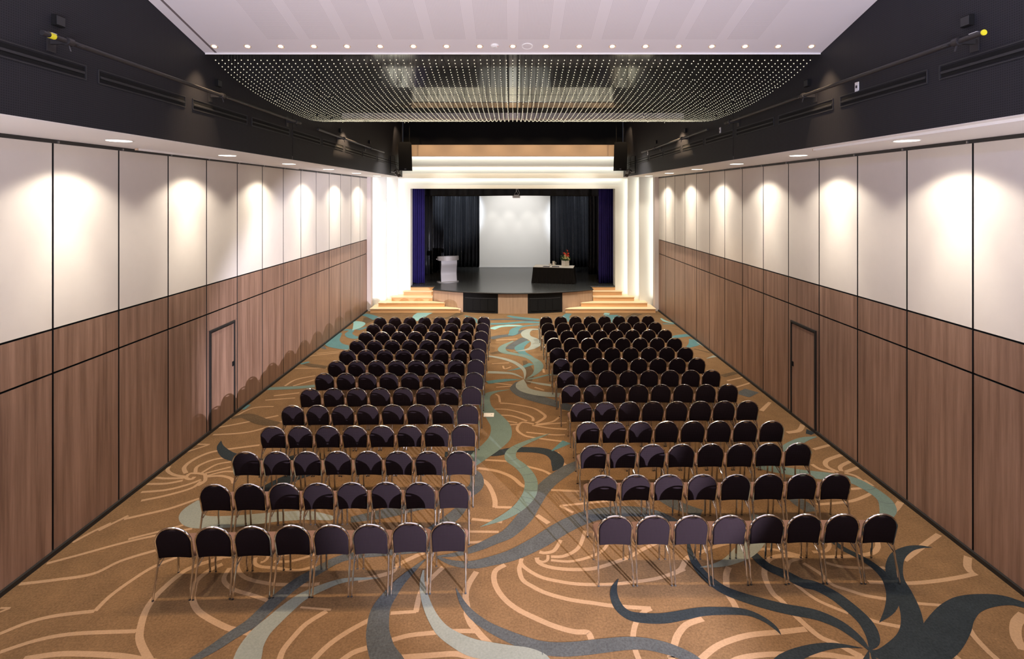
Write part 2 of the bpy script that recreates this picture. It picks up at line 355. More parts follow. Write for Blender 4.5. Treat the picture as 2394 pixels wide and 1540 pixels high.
LINES = [
 ([(109,1317),(195,1294),(282,1270),(361,1252),(450,1235)],.05), ([(46,1365),(130,1355),(217,1341),(282,1311),(361,1287),(450,1265)],.055),
 ([(0,1481),(65,1455),(130,1439),(222,1428)],.055), ([(222,1428),(261,1390),(326,1344),(369,1320),(434,1296),(500,1283)],.055),
 ([(0,1524),(87,1496),(174,1481),(319,1475)],.055), ([(520,1303),(450,1325),(413,1348),(367,1390),(341,1427),(328,1470),(328,1500),(348,1540),(365,1560)],.075),
 ([(54,1540),(130,1529),(195,1528),(282,1533),(335,1542)],.07), ([(520,1318),(489,1333),(460,1357),(452,1381),(450,1401),(467,1431),(520,1462),(554,1473),(620,1488)],.07),
 ([(0,1421),(24,1421)],.03), ([(0,1430),(24,1421)],.03), ([(169,1268),(195,1254),(222,1240),(260,1222)],.05),
 ([(702,1419),(774,1425)],.03), ([(764,1428),(717,1457),(685,1490),(663,1518),(654,1540),(648,1560)],.065),
 ([(863,1449),(815,1475),(771,1505),(735,1540),(720,1560)],.065), ([(858,1514),(826,1525),(802,1541),(790,1552)],.065),
 ([(537,1327),(524,1349),(528,1364),(550,1379),(587,1390),(628,1404)],.055), ([(560,1295),(555,1327),(576,1351),(630,1364),(661,1366),(717,1367),(747,1364)],.055),
 ([(598,1303),(596,1316),(609,1324),(641,1327),(695,1333),(739,1322)],.05), ([(626,1291),(626,1303),(617,1312),(609,1314)],.04),
 ([(641,1312),(674,1312),(706,1305),(761,1287)],.045), ([(652,1300),(706,1289)],.04), ([(500,1304),(543,1301)],.045),
 ([(837,1357),(913,1338),(930,1320),(989,1292),(1030,1278)],.07), ([(913,1433),(973,1429)],.05), ([(972,1431),(983,1386),(1003,1357),(1036,1325)],.065),
 ([(915,1496),(956,1485),(1000,1480),(1060,1475),(1114,1475)],.06), ([(930,1537),(1000,1532),(1060,1528),(1092,1533),(1125,1540)],.07),
 ([(1114,1336),(1099,1359),(1090,1381),(1089,1401),(1092,1418),(1092,1435),(1101,1457),(1112,1470),(1129,1490),(1150,1510)],.075),
 ([(1261,1290),(1275,1292),(1296,1286),(1311,1262)],.055), ([(1288,1301),(1320,1299),(1353,1279),(1368,1240)],.055), ([(1288,1309),(1331,1312),(1374,1303),(1407,1288),(1424,1266)],.045),
 ([(1255,1303),(1259,1314),(1277,1323),(1309,1329),(1353,1331),(1396,1327),(1443,1312),(1472,1301),(1498,1286),(1541,1266)],.06), ([(1281,1297),(1280,1308),(1270,1313),(1259,1310)],.04),
 ([(1220,1305),(1218,1316),(1233,1331),(1266,1349),(1309,1359),(1353,1365),(1420,1366),(1465,1362),(1530,1353),(1574,1340),(1600,1330)],.055),
 ([(1218,1316),(1214,1331),(1222,1355),(1244,1370),(1277,1386),(1331,1401),(1385,1409),(1435,1416),(1522,1422)],.06), ([(1522,1422),(1504,1431),(1487,1455),(1480,1488),(1485,1518),(1493,1540),(1500,1560)],.06),
 ([(1181,1320),(1159,1333),(1155,1355),(1164,1379),(1183,1403),(1212,1425),(1255,1446),(1298,1464),(1342,1476),(1368,1477),(1377,1481),(1384,1498)],.07),
 ([(1092,1242),(1166,1243)],.05), ([(1096,1268),(1135,1266)],.05), ([(1756,1287),(1802,1283),(1874,1299)],.05), ([(1635,1292),(1667,1279),(1715,1268),(1790,1266)],.055), ([(1574,1340),(1592,1330),(1604,1307),(1617,1299)],.07),
 ([(1704,1325),(1698,1342),(1698,1362),(1700,1385),(1715,1409),(1721,1422)],.075), ([(1643,1446),(1606,1459),(1585,1483),(1576,1509),(1569,1533),(1572,1545)],.075),
 ([(1876,1300),(1824,1299),(1795,1310),(1787,1338),(1793,1362),(1808,1388),(1826,1403),(1854,1433),(1887,1464),(1920,1490),(1961,1507),(2004,1531),(2022,1540)],.07),
 ([(1884,1470),(1824,1477),(1748,1485),(1682,1507),(1639,1540),(1620,1560)],.07), ([(1858,1529),(1802,1529),(1758,1533),(1726,1540),(1700,1552)],.065), ([(1858,1364),(1889,1388),(1920,1407),(1983,1433)],.05), ([(1874,1305),(1847,1312),(1839,1331)],.05),
 ([(2195,1249),(2156,1277),(2113,1309)],.075), ([(2282,1340),(2243,1349),(2178,1359),(2115,1363),(2030,1360)],.06), ([(2263,1301),(2262,1325),(2272,1339)],.085), ([(2069,1327),(2004,1327),(1961,1323),(1928,1314)],.05),
 ([(2080,1401),(2026,1392),(1983,1379),(1946,1366),(1917,1340),(1878,1316)],.055), ([(2208,1415),(2135,1409),(2080,1401)],.045), ([(2026,1445),(2056,1455),(2111,1466),(2156,1475),(2173,1482)],.055),
 ([(2260,1459),(2276,1485),(2308,1520),(2330,1540),(2345,1560)],.065), ([(2394,1436),(2376,1457),(2376,1490),(2394,1520)],.10), ([(2222,1525),(2241,1540),(2260,1556)],.06), ([(1887,1529),(1939,1531),(1983,1538)],.07), ([(1978,1516),(2015,1533)],.06),
 ([(2050,1262),(2052,1279),(2035,1294),(1980,1300),(1920,1302)],.065), ([(1937,1264),(1939,1277),(1928,1288),(1900,1290)],.05),
 ([(1248,991),(1220,987),(1209,1003),(1225,1017),(1251,1023),(1325,1033)],.06), ([(1150,956),(1185,957),(1220,965),(1244,975),(1246,984)],.06), ([(1162,970),(1197,972),(1232,984)],.06), ([(1162,980),(1209,988)],.05), ([(1178,994),(1213,991)],.05),
 ([(1169,942),(1197,944),(1244,953),(1267,965),(1274,975),(1253,989)],.07), ([(1253,992),(1290,986),(1307,975)],.05), ([(1251,994),(1290,990),(1325,988)],.05), ([(1244,994),(1290,1001),(1325,1003)],.05), ([(1230,1010),(1290,1016),(1321,1016)],.05), ([(1169,940),(1166,926),(1159,921)],.07),
 ([(1117,1094),(1162,1101),(1197,1115),(1220,1134),(1236,1138)],.075), ([(1117,1115),(1138,1129),(1150,1148),(1157,1169),(1157,1186)],.08), ([(1157,1185),(1197,1186)],.06), ([(1134,1075),(1185,1078),(1220,1087),(1267,1099),(1286,1108)],.06),
 ([(1103,1213),(1174,1220)],.06), ([(1255,1204),(1283,1223)],.08), ([(1288,1145),(1356,1148)],.06), ([(1309,1182),(1420,1171)],.05), ([(1309,1182),(1340,1198)],.05), ([(1302,1057),(1314,1080),(1325,1089)],.07),
 ([(455,1114),(447,1120),(435,1116),(447,1106),(476,1108),(480,1114),(478,1125),(462,1135)],.06), ([(330,1150),(388,1145),(437,1133),(470,1121)],.06), ([(330,1170),(388,1158),(447,1141),(470,1125)],.06), ([(290,1213),(330,1204),(398,1188),(466,1165),(520,1150)],.06),
 ([(344,1131),(388,1130),(427,1123)],.06), ([(365,1116),(388,1118),(431,1117)],.06), ([(396,1090),(392,1100),(408,1110),(435,1114)],.06), ([(435,1106),(431,1092),(451,1075),(486,1059),(525,1051),(607,1040)],.07), ([(457,1104),(462,1090),(496,1075),(531,1069)],.06),
 ([(470,1106),(505,1086),(540,1079)],.05), ([(480,1106),(540,1091)],.05), ([(484,1112),(525,1102),(560,1103)],.05), ([(484,1114),(515,1112),(540,1118),(546,1129)],.06), ([(427,1059),(486,1040)],.05), ([(462,1038),(490,1039)],.05),
 ([(498,1016),(564,1012),(609,1003),(660,985)],.06), ([(509,999),(564,989),(651,971)],.06), ([(540,979),(589,954),(640,950)],.06), ([(300,1260),(418,1230),(439,1219)],.05), ([(230,1240),(300,1205)],.05),
 ([(1940,1040),(1902,1050)],.07), ([(1967,1063),(1933,1076),(1933,1090),(1960,1103)],.08), ([(1988,1078),(1965,1090),(1967,1101)],.07), ([(2007,1092),(1988,1099),(1977,1103)],.07), ([(1974,1105),(2002,1113),(2018,1127),(2018,1131)],.06), ([(1898,1085),(1919,1097),(1951,1103)],.07),
 ([(2020,1122),(2041,1136)],.06), ([(2039,1152),(1990,1171),(1909,1179)],.06), ([(2106,1173),(2085,1196),(2040,1212)],.09), ([(1877,992),(1868,1006),(1840,1011)],.1), ([(1988,1143),(2020,1140)],.06),
 ([(705,834),(793,824)],.07), ([(690,861),(765,860)],.07), ([(666,902),(692,887),(737,878)],.08), ([(685,902),(737,887)],.08), ([(640,925),(700,918)],.08), ([(620,935),(690,930)],.07), ([(740,826),(800,820)],.06), ([(1700,890),(1745,880)],.08), ([(1720,905),(1760,893)],.08), ([(1780,960),(1800,940)],.1),
 ([(1155,895),(1200,900)],.08), ([(1160,905),(1200,902)],.07), ([(1150,850),(1190,848)],.08), ([(1160,795),(1210,792)],.1), ([(1270,862),(1272,871)],.1), ([(1250,905),(1272,912)],.08), ([(1176,855),(1180,862),(1195,857)],.08),
]
for p, w in LINES: line(p, w)
RIB = [  # colour, centre line, widths, groove step
 ('taupe', [(540,978),(575,972),(612,985),(650,992)], [.1,.25,.28,.2], 0), ('taupe', [(1226,843),(1236,864),(1237,879),(1233,898)], [.2,.4,.4,.15], 0), ('taupe', [(855,742),(862,748),(848,757)], [.3,.7,.3], 0), ('taupe', [(754,808),(780,810)], [.15,.1], 0),
 ('taupe', [(710,850),(737,855),(765,859)], [.2,.4,.3], 0), ('taupe', [(1077,732),(1048,743),(1009,745)], [.6,.4,.2], 0), ('taupe', [(1493,733),(1478,739),(1460,748)], [.6,.6,.3], 0), ('taupe', [(1623,815),(1662,825)], .12, 0), ('taupe', [(1722,871),(1688,879)], .3, 0), ('taupe', [(1147,827),(1169,823),(1186,819)], [.3,.45,.5], 0),
 ('navy', [(1446,1353),(1437,1370),(1435,1388),(1441,1409),(1454,1427),(1476,1440),(1509,1445),(1552,1445),(1595,1438),(1639,1430),(1682,1428),(1726,1429),(1758,1435),(1791,1451),(1813,1468),(1826,1484)], [.005,.06,.09,.11,.12,.14,.15,.15,.14,.13,.12,.11,.09,.07,.05,.005], 0),
 ('navy', [(1609,1266),(1615,1294),(1635,1331),(1661,1357),(1693,1379),(1737,1396),(1791,1412),(1845,1425),(1880,1431),(1917,1440),(1961,1459),(1993,1481),(2015,1501),(2032,1521)], [.03,.08,.12,.14,.15,.16,.17,.17,.17,.17,.15,.12,.08,.015], 0),
 ('navy', [(1735,1272),(1756,1290),(1791,1322),(1834,1342),(1874,1362),(1907,1370),(1950,1392),(1993,1425),(2022,1453),(2037,1479),(2041,1501),(2033,1520)], [.08,.12,.15,.17,.17,.18,.18,.18,.17,.15,.11,.015], 0),
 ('navy', [(1925,1245),(1946,1264),(1972,1283),(2015,1305),(2048,1327),(2074,1353),(2087,1381),(2087,1405),(2078,1429),(2056,1455)], [.06,.08,.1,.11,.12,.14,.15,.13,.09,.005], 0),
 ('navy', [(2033,1521),(2059,1525),(2091,1516),(2119,1498),(2132,1475),(2132,1446),(2124,1414),(2109,1379),(2093,1349),(2091,1323),(2100,1299),(2124,1283),(2152,1278),(2180,1280)], [.02,.08,.15,.19,.21,.21,.21,.2,.19,.18,.15,.1,.06,.005], 0),
 ('navy', [(2460,1432),(2394,1414),(2352,1403),(2308,1403),(2265,1412),(2239,1431),(2222,1457),(2200,1490),(2174,1518),(2135,1538),(2091,1540),(2048,1531),(2033,1521)], [.06,.12,.16,.2,.25,.3,.35,.36,.33,.26,.17,.08,.015], 0),
 ('navy', [(2017,1515),(1961,1509),(1917,1513),(1874,1525),(1845,1540),(1825,1558)], [.005,.06,.1,.13,.16,.18], 0), ('navy', [(2031,1522),(2025,1545),(2015,1570)], [.01,.06,.1], 0), ('navy', [(2036,1523),(2044,1540),(2062,1562)], [.01,.05,.08], 0),
 ('navy', [(517,1030),(515,1044),(527,1059),(545,1068),(600,1080),(660,1078),(720,1060)], [.005,.12,.2,.24,.26,.26,.2], 0), ('navy', [(1898,1006),(1890,1015)], [.2,.1], 0),
 ('navy', [(1040,1062),(1100,1060),(1159,1059),(1190,1053),(1211,1051),(1255,1052),(1286,1059),(1302,1073),(1302,1089),(1293,1101)], [.2,.22,.22,.2,.2,.22,.24,.25,.2,.03], 0), ('navy', [(760,1090),(700,1110),(661,1125),(618,1145),(560,1160)], [.3,.3,.3,.25,.1], 0),
 ('slate', [(1040,1282),(1000,1284),(913,1291),(826,1299),(782,1312),(739,1336),(695,1362),(652,1396),(619,1427),(587,1457),(543,1485),(500,1514),(455,1540),(425,1556)], [.1,.11,.13,.14,.15,.16,.17,.17,.17,.17,.15,.13,.09,.07], 14),
 ('slate', [(995,1307),(967,1331),(934,1362),(913,1388),(895,1414),(887,1435),(884,1457),(883,1479),(887,1501),(893,1522),(902,1540),(914,1562)], [.02,.08,.14,.18,.21,.23,.24,.25,.26,.27,.29,.31], 7),
 ('slate', [(1066,1375),(1079,1405),(1096,1429),(1118,1449),(1144,1466),(1179,1483),(1222,1501),(1266,1514),(1309,1518),(1353,1516),(1396,1511),(1460,1504),(1509,1505),(1552,1514),(1585,1525),(1617,1540),(1640,1556)], [.01,.06,.09,.11,.12,.14,.16,.17,.18,.18,.18,.17,.16,.16,.15,.14,.13], 9),
 ('slate', [(1023,1301),(1070,1295),(1114,1281),(1157,1262),(1190,1246),(1225,1211),(1244,1181),(1262,1153),(1283,1129),(1314,1106),(1337,1092),(1380,1078),(1440,1070),(1500,1072)], [.03,.09,.14,.18,.21,.25,.25,.25,.25,.25,.25,.25,.22,.15], 11),
 ('slate', [(1023,1303),(1059,1316),(1103,1320),(1146,1312),(1201,1296),(1258,1268),(1314,1234),(1361,1212),(1407,1200),(1480,1195),(1540,1205),(1590,1228)], [.03,.1,.15,.18,.22,.26,.28,.28,.28,.26,.22,.15], 13),
 ('slate', [(820,1215),(900,1200),(980,1180),(1060,1165),(1110,1140),(1112,1110),(1090,1095)], [.15,.25,.28,.28,.25,.2,.1], 12), ('slate', [(980,1255),(1050,1215),(1085,1180)], [.12,.22,.15], 0),
 ('slate', [(1209,892),(1209,905),(1213,912),(1232,923),(1267,935),(1302,944),(1340,955),(1400,965)], [.05,.35,.4,.45,.4,.35,.35,.3], 9), ('slate', [(1854,1164),(1875,1178),(1898,1196)], [.2,.25,.2], 0), ('slate', [(1640,1200),(1580,1180),(1530,1150)], [.2,.25,.2], 0),
 ('teal', [(1139,894),(1179,889),(1217,887)], [.22,.2,.02], 0), ('teal', [(1186,867),(1214,861),(1243,850)], [.02,.2,.3], 0), ('slate', [(1146,791),(1171,786),(1193,783),(1214,776),(1236,771),(1261,769)], [.5,.5,.5,.5,.45,.3], 0), ('slate', [(1229,790),(1209,803),(1190,816)], [.5,.6,.5], 0),
 ('teal', [(1236,797),(1221,806),(1214,814),(1221,824),(1236,833),(1257,843)], [.25,.4,.5,.4,.35,.05], 0), ('teal', [(1187,738),(1207,742),(1236,745),(1261,747)], [.3,.5,.5,.4], 0), ('slate', [(1120,747),(1147,747),(1179,746),(1214,747),(1261,753)], .35, 0), ('teal', [(1120,758),(1147,757),(1186,756),(1221,753),(1261,754)], .45, 0),
 ('aqua', [(1149,769),(1169,763),(1200,761),(1224,762)], [.5,.4,.4,.1], 0), ('teal', [(1261,759),(1221,763),(1204,770),(1200,779),(1193,784)], [.2,.3,.5,.5,.3], 0), ('teal', [(1290,1054),(1325,1033)], [.03,.2], 0), ('teal', [(565,957),(582,946)], [.15,.1], 0),
 ('teal', [(848,734),(867,739),(882,746)], [.5,.6,.6], 0), ('teal', [(805,771),(822,772),(815,780),(822,787),(839,790)], [.4,.3,.4,.5,.5], 0), ('teal', [(795,778),(784,787),(776,797),(783,806),(802,811),(820,814)], [.25,.6,.8,.8,.7,.6], 0), ('slate', [(750,810),(762,816)], [.35,.08], 0), ('teal', [(860,764),(837,771)], .3, 0), ('teal', [(702,851),(723,846)], .2, 0),
 ('teal', [(1087,738),(1110,745),(1115,755)], .2, 0), ('teal', [(1428,736),(1436,744),(1440,755)], [.9,1.0,.8], 0), ('teal', [(1550,757),(1578,757)], .2, 0), ('teal', [(1612,783),(1587,786),(1572,789)], [.5,.5,.3], 0), ('teal', [(1624,793),(1624,803),(1608,812)], [.6,.6,.2], 0), ('slate', [(1758,913),(1735,924)], .35, 0),
 ('teal', [(1330,733),(1322,742),(1330,752)], [.4,.5,.5], 0), ('pale', [(1226,886),(1227,871),(1220,859),(1200,846),(1171,837),(1140,832)], [.02,.12,.2,.25,.25,.2], 0), ('pale', [(1223,884),(1200,874),(1171,871),(1140,870)], [.02,.2,.3,.3], 0), ('seafoam', [(1226,887),(1250,884),(1279,877),(1305,875)], [.02,.1,.15,.2], 0), ('pale', [(1229,890),(1257,896),(1290,901)], [.02,.12,.15], 0),
 ('pale', [(1224,887),(1219,896),(1221,906),(1236,914),(1264,920),(1295,923),(1340,925)], [.02,.25,.3,.3,.3,.3,.2], 0), ('seafoam', [(1233,884),(1250,874),(1259,861),(1257,849),(1246,840),(1229,833),(1200,827),(1180,823),(1173,816),(1180,807),(1200,797)], [.03,.2,.4,.45,.4,.35,.35,.4,.4,.3,.1], 10),
 ('pale', [(1258,770),(1240,770),(1229,777),(1231,786),(1246,793),(1254,800),(1249,810),(1233,817),(1200,822)], [.2,.35,.5,.5,.55,.6,.45,.25,.03], 0),
 ('seafoam', [(1190,911),(1157,916),(1136,926),(1134,947),(1145,963),(1159,979),(1171,998),(1169,1022),(1150,1043),(1127,1061),(1100,1085)], [.02,.12,.22,.28,.32,.38,.42,.44,.4,.36,.25], 0),
 ('seafoam', [(1287,1013),(1248,1027),(1211,1043),(1195,1057),(1195,1073),(1216,1089),(1232,1106),(1241,1124),(1241,1143),(1234,1162),(1211,1188),(1174,1211),(1122,1232)], [.005,.1,.15,.2,.22,.22,.22,.22,.22,.22,.18,.12,.005], 6),
 ('pale', [(885,1351),(869,1352),(804,1357),(750,1375),(706,1396),(674,1420),(641,1449),(609,1479),(587,1512),(578,1540),(570,1575)], [.01,.03,.08,.12,.15,.18,.2,.23,.26,.28,.28], 0), ('pale', [(990,1333),(987,1362),(992,1392),(1003,1425),(1018,1453),(1038,1477),(1070,1498),(1105,1514),(1146,1522),(1190,1527),(1233,1531),(1266,1540),(1290,1556)], [.02,.06,.09,.11,.13,.16,.19,.22,.22,.2,.18,.14,.1], 0),
 ('pale', [(1775,1205),(1772,1235),(1763,1264),(1739,1290),(1704,1312),(1671,1322),(1637,1326)], [.2,.25,.26,.24,.14,.07,.005], 0), ('pale', [(470,1170),(451,1188),(445,1203),(457,1217),(486,1221),(544,1219),(603,1213),(661,1207),(720,1205),(780,1212)], [.12,.25,.3,.3,.3,.3,.28,.25,.22,.1], 0),
 ('seafoam', [(1740,1080),(1790,1092),(1840,1101),(1886,1108),(1933,1113),(1990,1122),(2025,1138),(2055,1157),(2071,1173),(2076,1191),(2070,1210)], [.1,.25,.27,.27,.27,.26,.24,.22,.22,.22,.15], 12), ('seafoam', [(1909,1021),(1882,1026),(1859,1036),(1840,1048),(1820,1070)], [.03,.15,.2,.2,.15], 0),
 ('seafoam', [(600,910),(640,908),(692,906),(740,902)], [.1,.2,.2,.2], 0), ('aqua', [(828,751),(840,756),(835,765),(824,772)], [.25,.7,.5,.03], 0), ('aqua', [(996,730),(982,738),(974,750)], [1.0,.9,.6], 0), ('aqua', [(1412,733),(1425,734)], [.6,.5], 0), ('aqua', [(1545,744),(1556,751),(1578,756)], [.1,.25,.1], 0), ('pale', [(1632,800),(1648,810)], .2, 0), ('pale', [(1673,832),(1652,838)], [.25,.05], 0),
]
for c, p, w, g in RIB:
    o, C, z = ribbon(c, p, w)
    if g: grooves(C, z, g)

# ------------------------------------------------------------------ side walls: operable panels, soffit, dark bulkhead
BW = 4.71; YE = 22.6; YB = -3.4; PITCH = 1.192
JY = [7.125 + PITCH * k for k in range(-9, 14)]
def quad_panel(y0, y1, z0, z1a, z1b, t=0.03):
    """panel standing on the wall plane x = 0 (room side at +x), tops follow the soffit"""
    b = MB(); e = 0.002
    lo = [(0.012, y0, z0), (0.012, y1, z0), (0.012, y1, z1b), (0.012, y0, z1a)]
    hi = [(t, y0 + e, z0 + e), (t, y1 - e, z0 + e), (t, y1 - e, z1b - e), (t, y0 + e, z1a - e)]
    b.hexa(lo, hi); b.m = [1 if i != 1 else 0 for i in range(6)]; return b
for sx in (-1, 1):
    side = 'left' if sx < 0 else 'right'
    def X(v): return sx * v
    w = MB().box((X(HW + 0.16), (YB + YE) / 2, 2.9), (0.2, YE - YB, 5.8)).build('wall_' + side, M['joint']); tag(w, kind='structure')
    # panels are built in wall-local coords: x grows into the room
    def place(b, name, mat):
        if sx > 0:
            b.v = [(HW + 0.03 - (p[0]), p[1], p[2]) for p in b.v]
        else:
            b.v = [(-(HW + 0.03) + p[0], p[1], p[2]) for p in b.v]
        return fixn(b.build(name, [mat, M['joint']], w))
    g = 0.013
    for y0, y1 in zip(JY[:-1], JY[1:]):
        a, b_ = y0 + g, y1 - g
        door = abs(y0 - 10.701) < 0.02
        if not door:
            place(quad_panel(a, b_, 0.06, 2.43, 2.43), 'wood_panel', M['wood'])
        else:
            d0, d1, dt = 10.79, 11.75, 2.09
            place(quad_panel(a, d0, 0.06, dt, dt), 'wood_panel', M['wood'])
            place(quad_panel(d1, b_, 0.06, dt, dt), 'wood_panel', M['wood'])
            place(quad_panel(a, b_, dt, 2.43, 2.43), 'wood_panel', M['wood'])
        place(quad_panel(a, b_, 2.452, 3.022, 3.022), 'wood_panel', M['wood'])
        place(quad_panel(a, b_, 3.044, soffit_z(a) - 0.05, soffit_z(b_) - 0.05), 'fabric_panel', M['fabric'])
    tr = MB(); tr.hexa([(0.0, YB, soffit_z(YB) - 0.05), (0.0, YE, soffit_z(YE) - 0.05), (0.0, YE, soffit_z(YE)), (0.0, YB, soffit_z(YB))],
                       [(0.036, YB, soffit_z(YB) - 0.05), (0.036, YE, soffit_z(YE) - 0.05), (0.036, YE, soffit_z(YE)), (0.036, YB, soffit_z(YB))])
    place(tr, 'panel_track', M['track'])
    for y in JY[2:]:                                   # hanger bolts on the track
        hb = MB().box((0.045, y + 0.07, soffit_z(y) - 0.03), (0.02, 0.02, 0.03)); place(hb, 'hanger_bolt', M['steel'])
    bb = MB().box((X(HW - 0.01), (YB + YE) / 2, 0.03), (0.05, YE - YB, 0.06)).build('baseboard_' + side, M['joint']); tag(bb, kind='structure')
    # the pass door in the wall
    dr = empty('door_1' if sx < 0 else 'door_2', (X(HW - 0.002), 11.27, 0)); tag(dr, kind='structure')
    def dpart(b, name, mat): return b.build(name, mat, dr)
    dpart(MB().box((0, 0, 1.04), (0.028, 0.89, 1.97)), 'door_leaf', M['wood'])
    fr = MB()
    for yy in (-0.465, 0.465): fr.box((-sx * 0.008, yy, 1.055), (0.05, 0.034, 2.0))
    fr.box((-sx * 0.008, 0, 2.07), (0.05, 0.964, 0.04))
    dpart(fr, 'door_frame', M['joint'])
    hd = MB().box((-sx * 0.022, 0.405, 1.15), (0.016, 0.06, 0.10)); hd.box((-sx * 0.034, 0.405, 1.13), (0.014, 0.03, 0.025), 0); hd.box((-sx * 0.034, 0.405, 1.175), (0.01, 0.02, 0.02), 0)
    dpart(hd, 'door_handle', M['black'])
    # soffit
    so = MB(); za, zb = soffit_z(YB), soffit_z(YE)
    so.hexa([(X(BW + 0.006), YB, za), (X(HW + 0.2), YB, za), (X(HW + 0.2), YE, zb), (X(BW + 0.006), YE, zb)],
            [(X(BW + 0.006), YB, za + 0.08), (X(HW + 0.2), YB, za + 0.08), (X(HW + 0.2), YE, zb + 0.08), (X(BW + 0.006), YE, zb + 0.08)])
    fixn(so.build('soffit', M['white'], w))
    # dark bulkhead in two lengths with a joint
    for y0, y1 in ((YB, 11.33), (11.35, YE)):
        z0, z1 = soffit_z(y0) + 0.004, soffit_z(y1) + 0.004
        bk = MB().hexa([(X(BW), y0, z0), (X(BW + 0.15), y0, z0), (X(BW + 0.15), y1, z1), (X(BW), y1, z1)],
                       [(X(BW), y0, 10.4), (X(BW + 0.15), y0, 10.4), (X(BW + 0.15), y1, 10.4), (X(BW), y1, 10.4)])
        fixn(bk.build('bulkhead', M['dark'], w))
    bs = MB().box((X(BW + 0.1), 11.34, 8.0), (0.16, 0.06, 4.7)).build('bulkhead_joint', M['black'], w)

# ------------------------------------------------------------------ ceilings
pa = math.atan(PT)
cw = tag(empty('ceiling', (0, 8.1, panel_z(8.1))), kind='structure')
cw.rotation_euler = (-pa, 0, 0)                       # local -y climbs towards the camera
L = 11.6 / math.cos(pa)
MB().box((0, -L / 2, 0.04), (2 * BW - 0.01, L, 0.08)).build('ceiling_panel', M['ceil'], cw)
MB().box((0, 0.006, 0.03), (2 * BW - 0.02, 0.012, 0.10)).build('ceiling_lip', M['white'], cw)
MB().box((-4.53, -L / 2, -0.001), (0.035, L - 0.02, 0.004)).build('shadow_gap', M['slot'], cw)
for i in range(12):
    x = 0.607 * (i - 5.5)
    MB().box((x, -0.385 - 5.0, -0.0005), (0.455, 10.0, 0.003)).build('perforated_strip', M['perf'], cw)
cd = tag(empty('ceiling_dark', (0, 0, 0)), kind='structure')
MB().box((0, 15.4, 8.35), (2 * BW, 15.6, 0.1)).build('ceiling_slab', M['black'], cd)
def ceil_z(y): return 4.8 + 3.36 - 0.040 * (y - 8.0)
rows = [8.15 + 0.95 * k for k in range(10)]
for r, y0 in enumerate(rows):
    y1 = y0 + 0.95
    for c in range(6):
        x0 = -4.8 + 1.6 * c; x1 = x0 + 1.6
        x0, x1 = max(x0, -BW + 0.005), min(x1, BW - 0.005)
        tl = {7: -0.026, 8: -0.043, 9: -0.005}.get(r, -0.062)                                    # every tile leans a little towards the stage
        yc = (y0 + y1) / 2; z = ceil_z(yc)
        b = MB(); e = 0.006
        lo = [(x0 + e, y0 + e, z - tl * 0.47), (x1 - e, y0 + e, z - tl * 0.47), (x1 - e, y1 - e, z + tl * 0.47), (x0 + e, y1 - e, z + tl * 0.47)]
        b.hexa(lo, [(p[0], p[1], p[2] + 0.02) for p in lo])
        fixn(b.build('ceiling_tile', M['gloss'], cd))
MB().box((0, 17.72, 8.09), (2 * BW - 0.01, 0.06, 0.42)).build('ceiling_step', M['black'], cd)
MB().box((0, 20.2, 8.12), (2 * BW - 0.01, 4.9, 0.05)).build('ceiling_rear', M['black'], cd)
bm_ = MB().box((0, 14.78, 7.06), (2 * BW - 0.006, 0.36, 0.15)).build('beam', M['ceil']); tag(bm_, kind='structure')
bw = MB().box((0, YB - 0.1, 5.2), (13.2, 0.2, 10.4)).build('wall_back', M['dark']); tag(bw, kind='structure')

# ------------------------------------------------------------------ proscenium: end wall, warm-toned fascia, stepped light coves
pe = tag(empty('wall_front', (0, YE, 0)), kind='structure')
MB().box((0, 0.25, 7.7), (2 * BW, 0.1, 1.6)).build('dark_wall', M['black'], pe)
MB().box((0, 0.0, 6.80), (2 * BW - 0.02, 0.22, 0.48)).build('warm_toned_fascia', M['tan'], pe)
for sx in (-1, 1):
    MB().box((sx * (HW - 0.06), 0.02, 2.95), (0.20, 0.30, 5.9)).build('pilaster', M['pil'], pe)
frames = [(22.98, 5.47, 6.13, 6.45, 7.15), (23.28, 5.04, 5.65, 5.9, 6.5), (23.58, 4.545, 5.20, 5.5, 6.1)]
# each frame: depth, half width of its opening, head height, outer half width, outer top
prevw, prevh = 6.02, 6.56
for i, (y, hw, zh, ow, oz) in enumerate(frames):
    n = 'trim_%d' % (i + 1)
    b = MB()
    for sx in (-1, 1):
        b.box((sx * (hw + ow) / 2, y, oz / 2), (ow - hw, 0.05, oz))
    b.box((0, y, (zh + oz) / 2), (2 * hw, 0.05, oz - zh))
    t = b.build(n, M['cove']); tag(t, kind='structure')
    # led strips hidden behind the lip of the frame in front, shining back and sideways on to this frame
    yl = y - 0.20
    for sx in (-1, 1):
        lamp('AREA', 'cove_light', (sx * (prevw + 0.06), yl + 0.02, 3.1), E_COVE * 0.62, NEUT, (sx * (prevw - 0.25), y, 3.1), shape='RECTANGLE', size=0.05, size_y=5.2) 
    lamp('AREA', 'cove_light', (0, yl + 0.02, prevh + 0.06), E_COVE * 1.5, NEUT, (0, y, prevh - 0.25), shape='RECTANGLE', size=9.6, size_y=0.05)
    prevw, prevh = hw, zh
# jamb between the last frame and the stage house
b = MB()
for sx in (-1, 1): b.box((sx * 4.60, 23.82, 3.0), (0.10, 0.44, 4.4))
b.box((0, 23.82, 5.26), (9.3, 0.44, 0.11))
tag(b.build('trim_4', M['cove']), kind='structure')

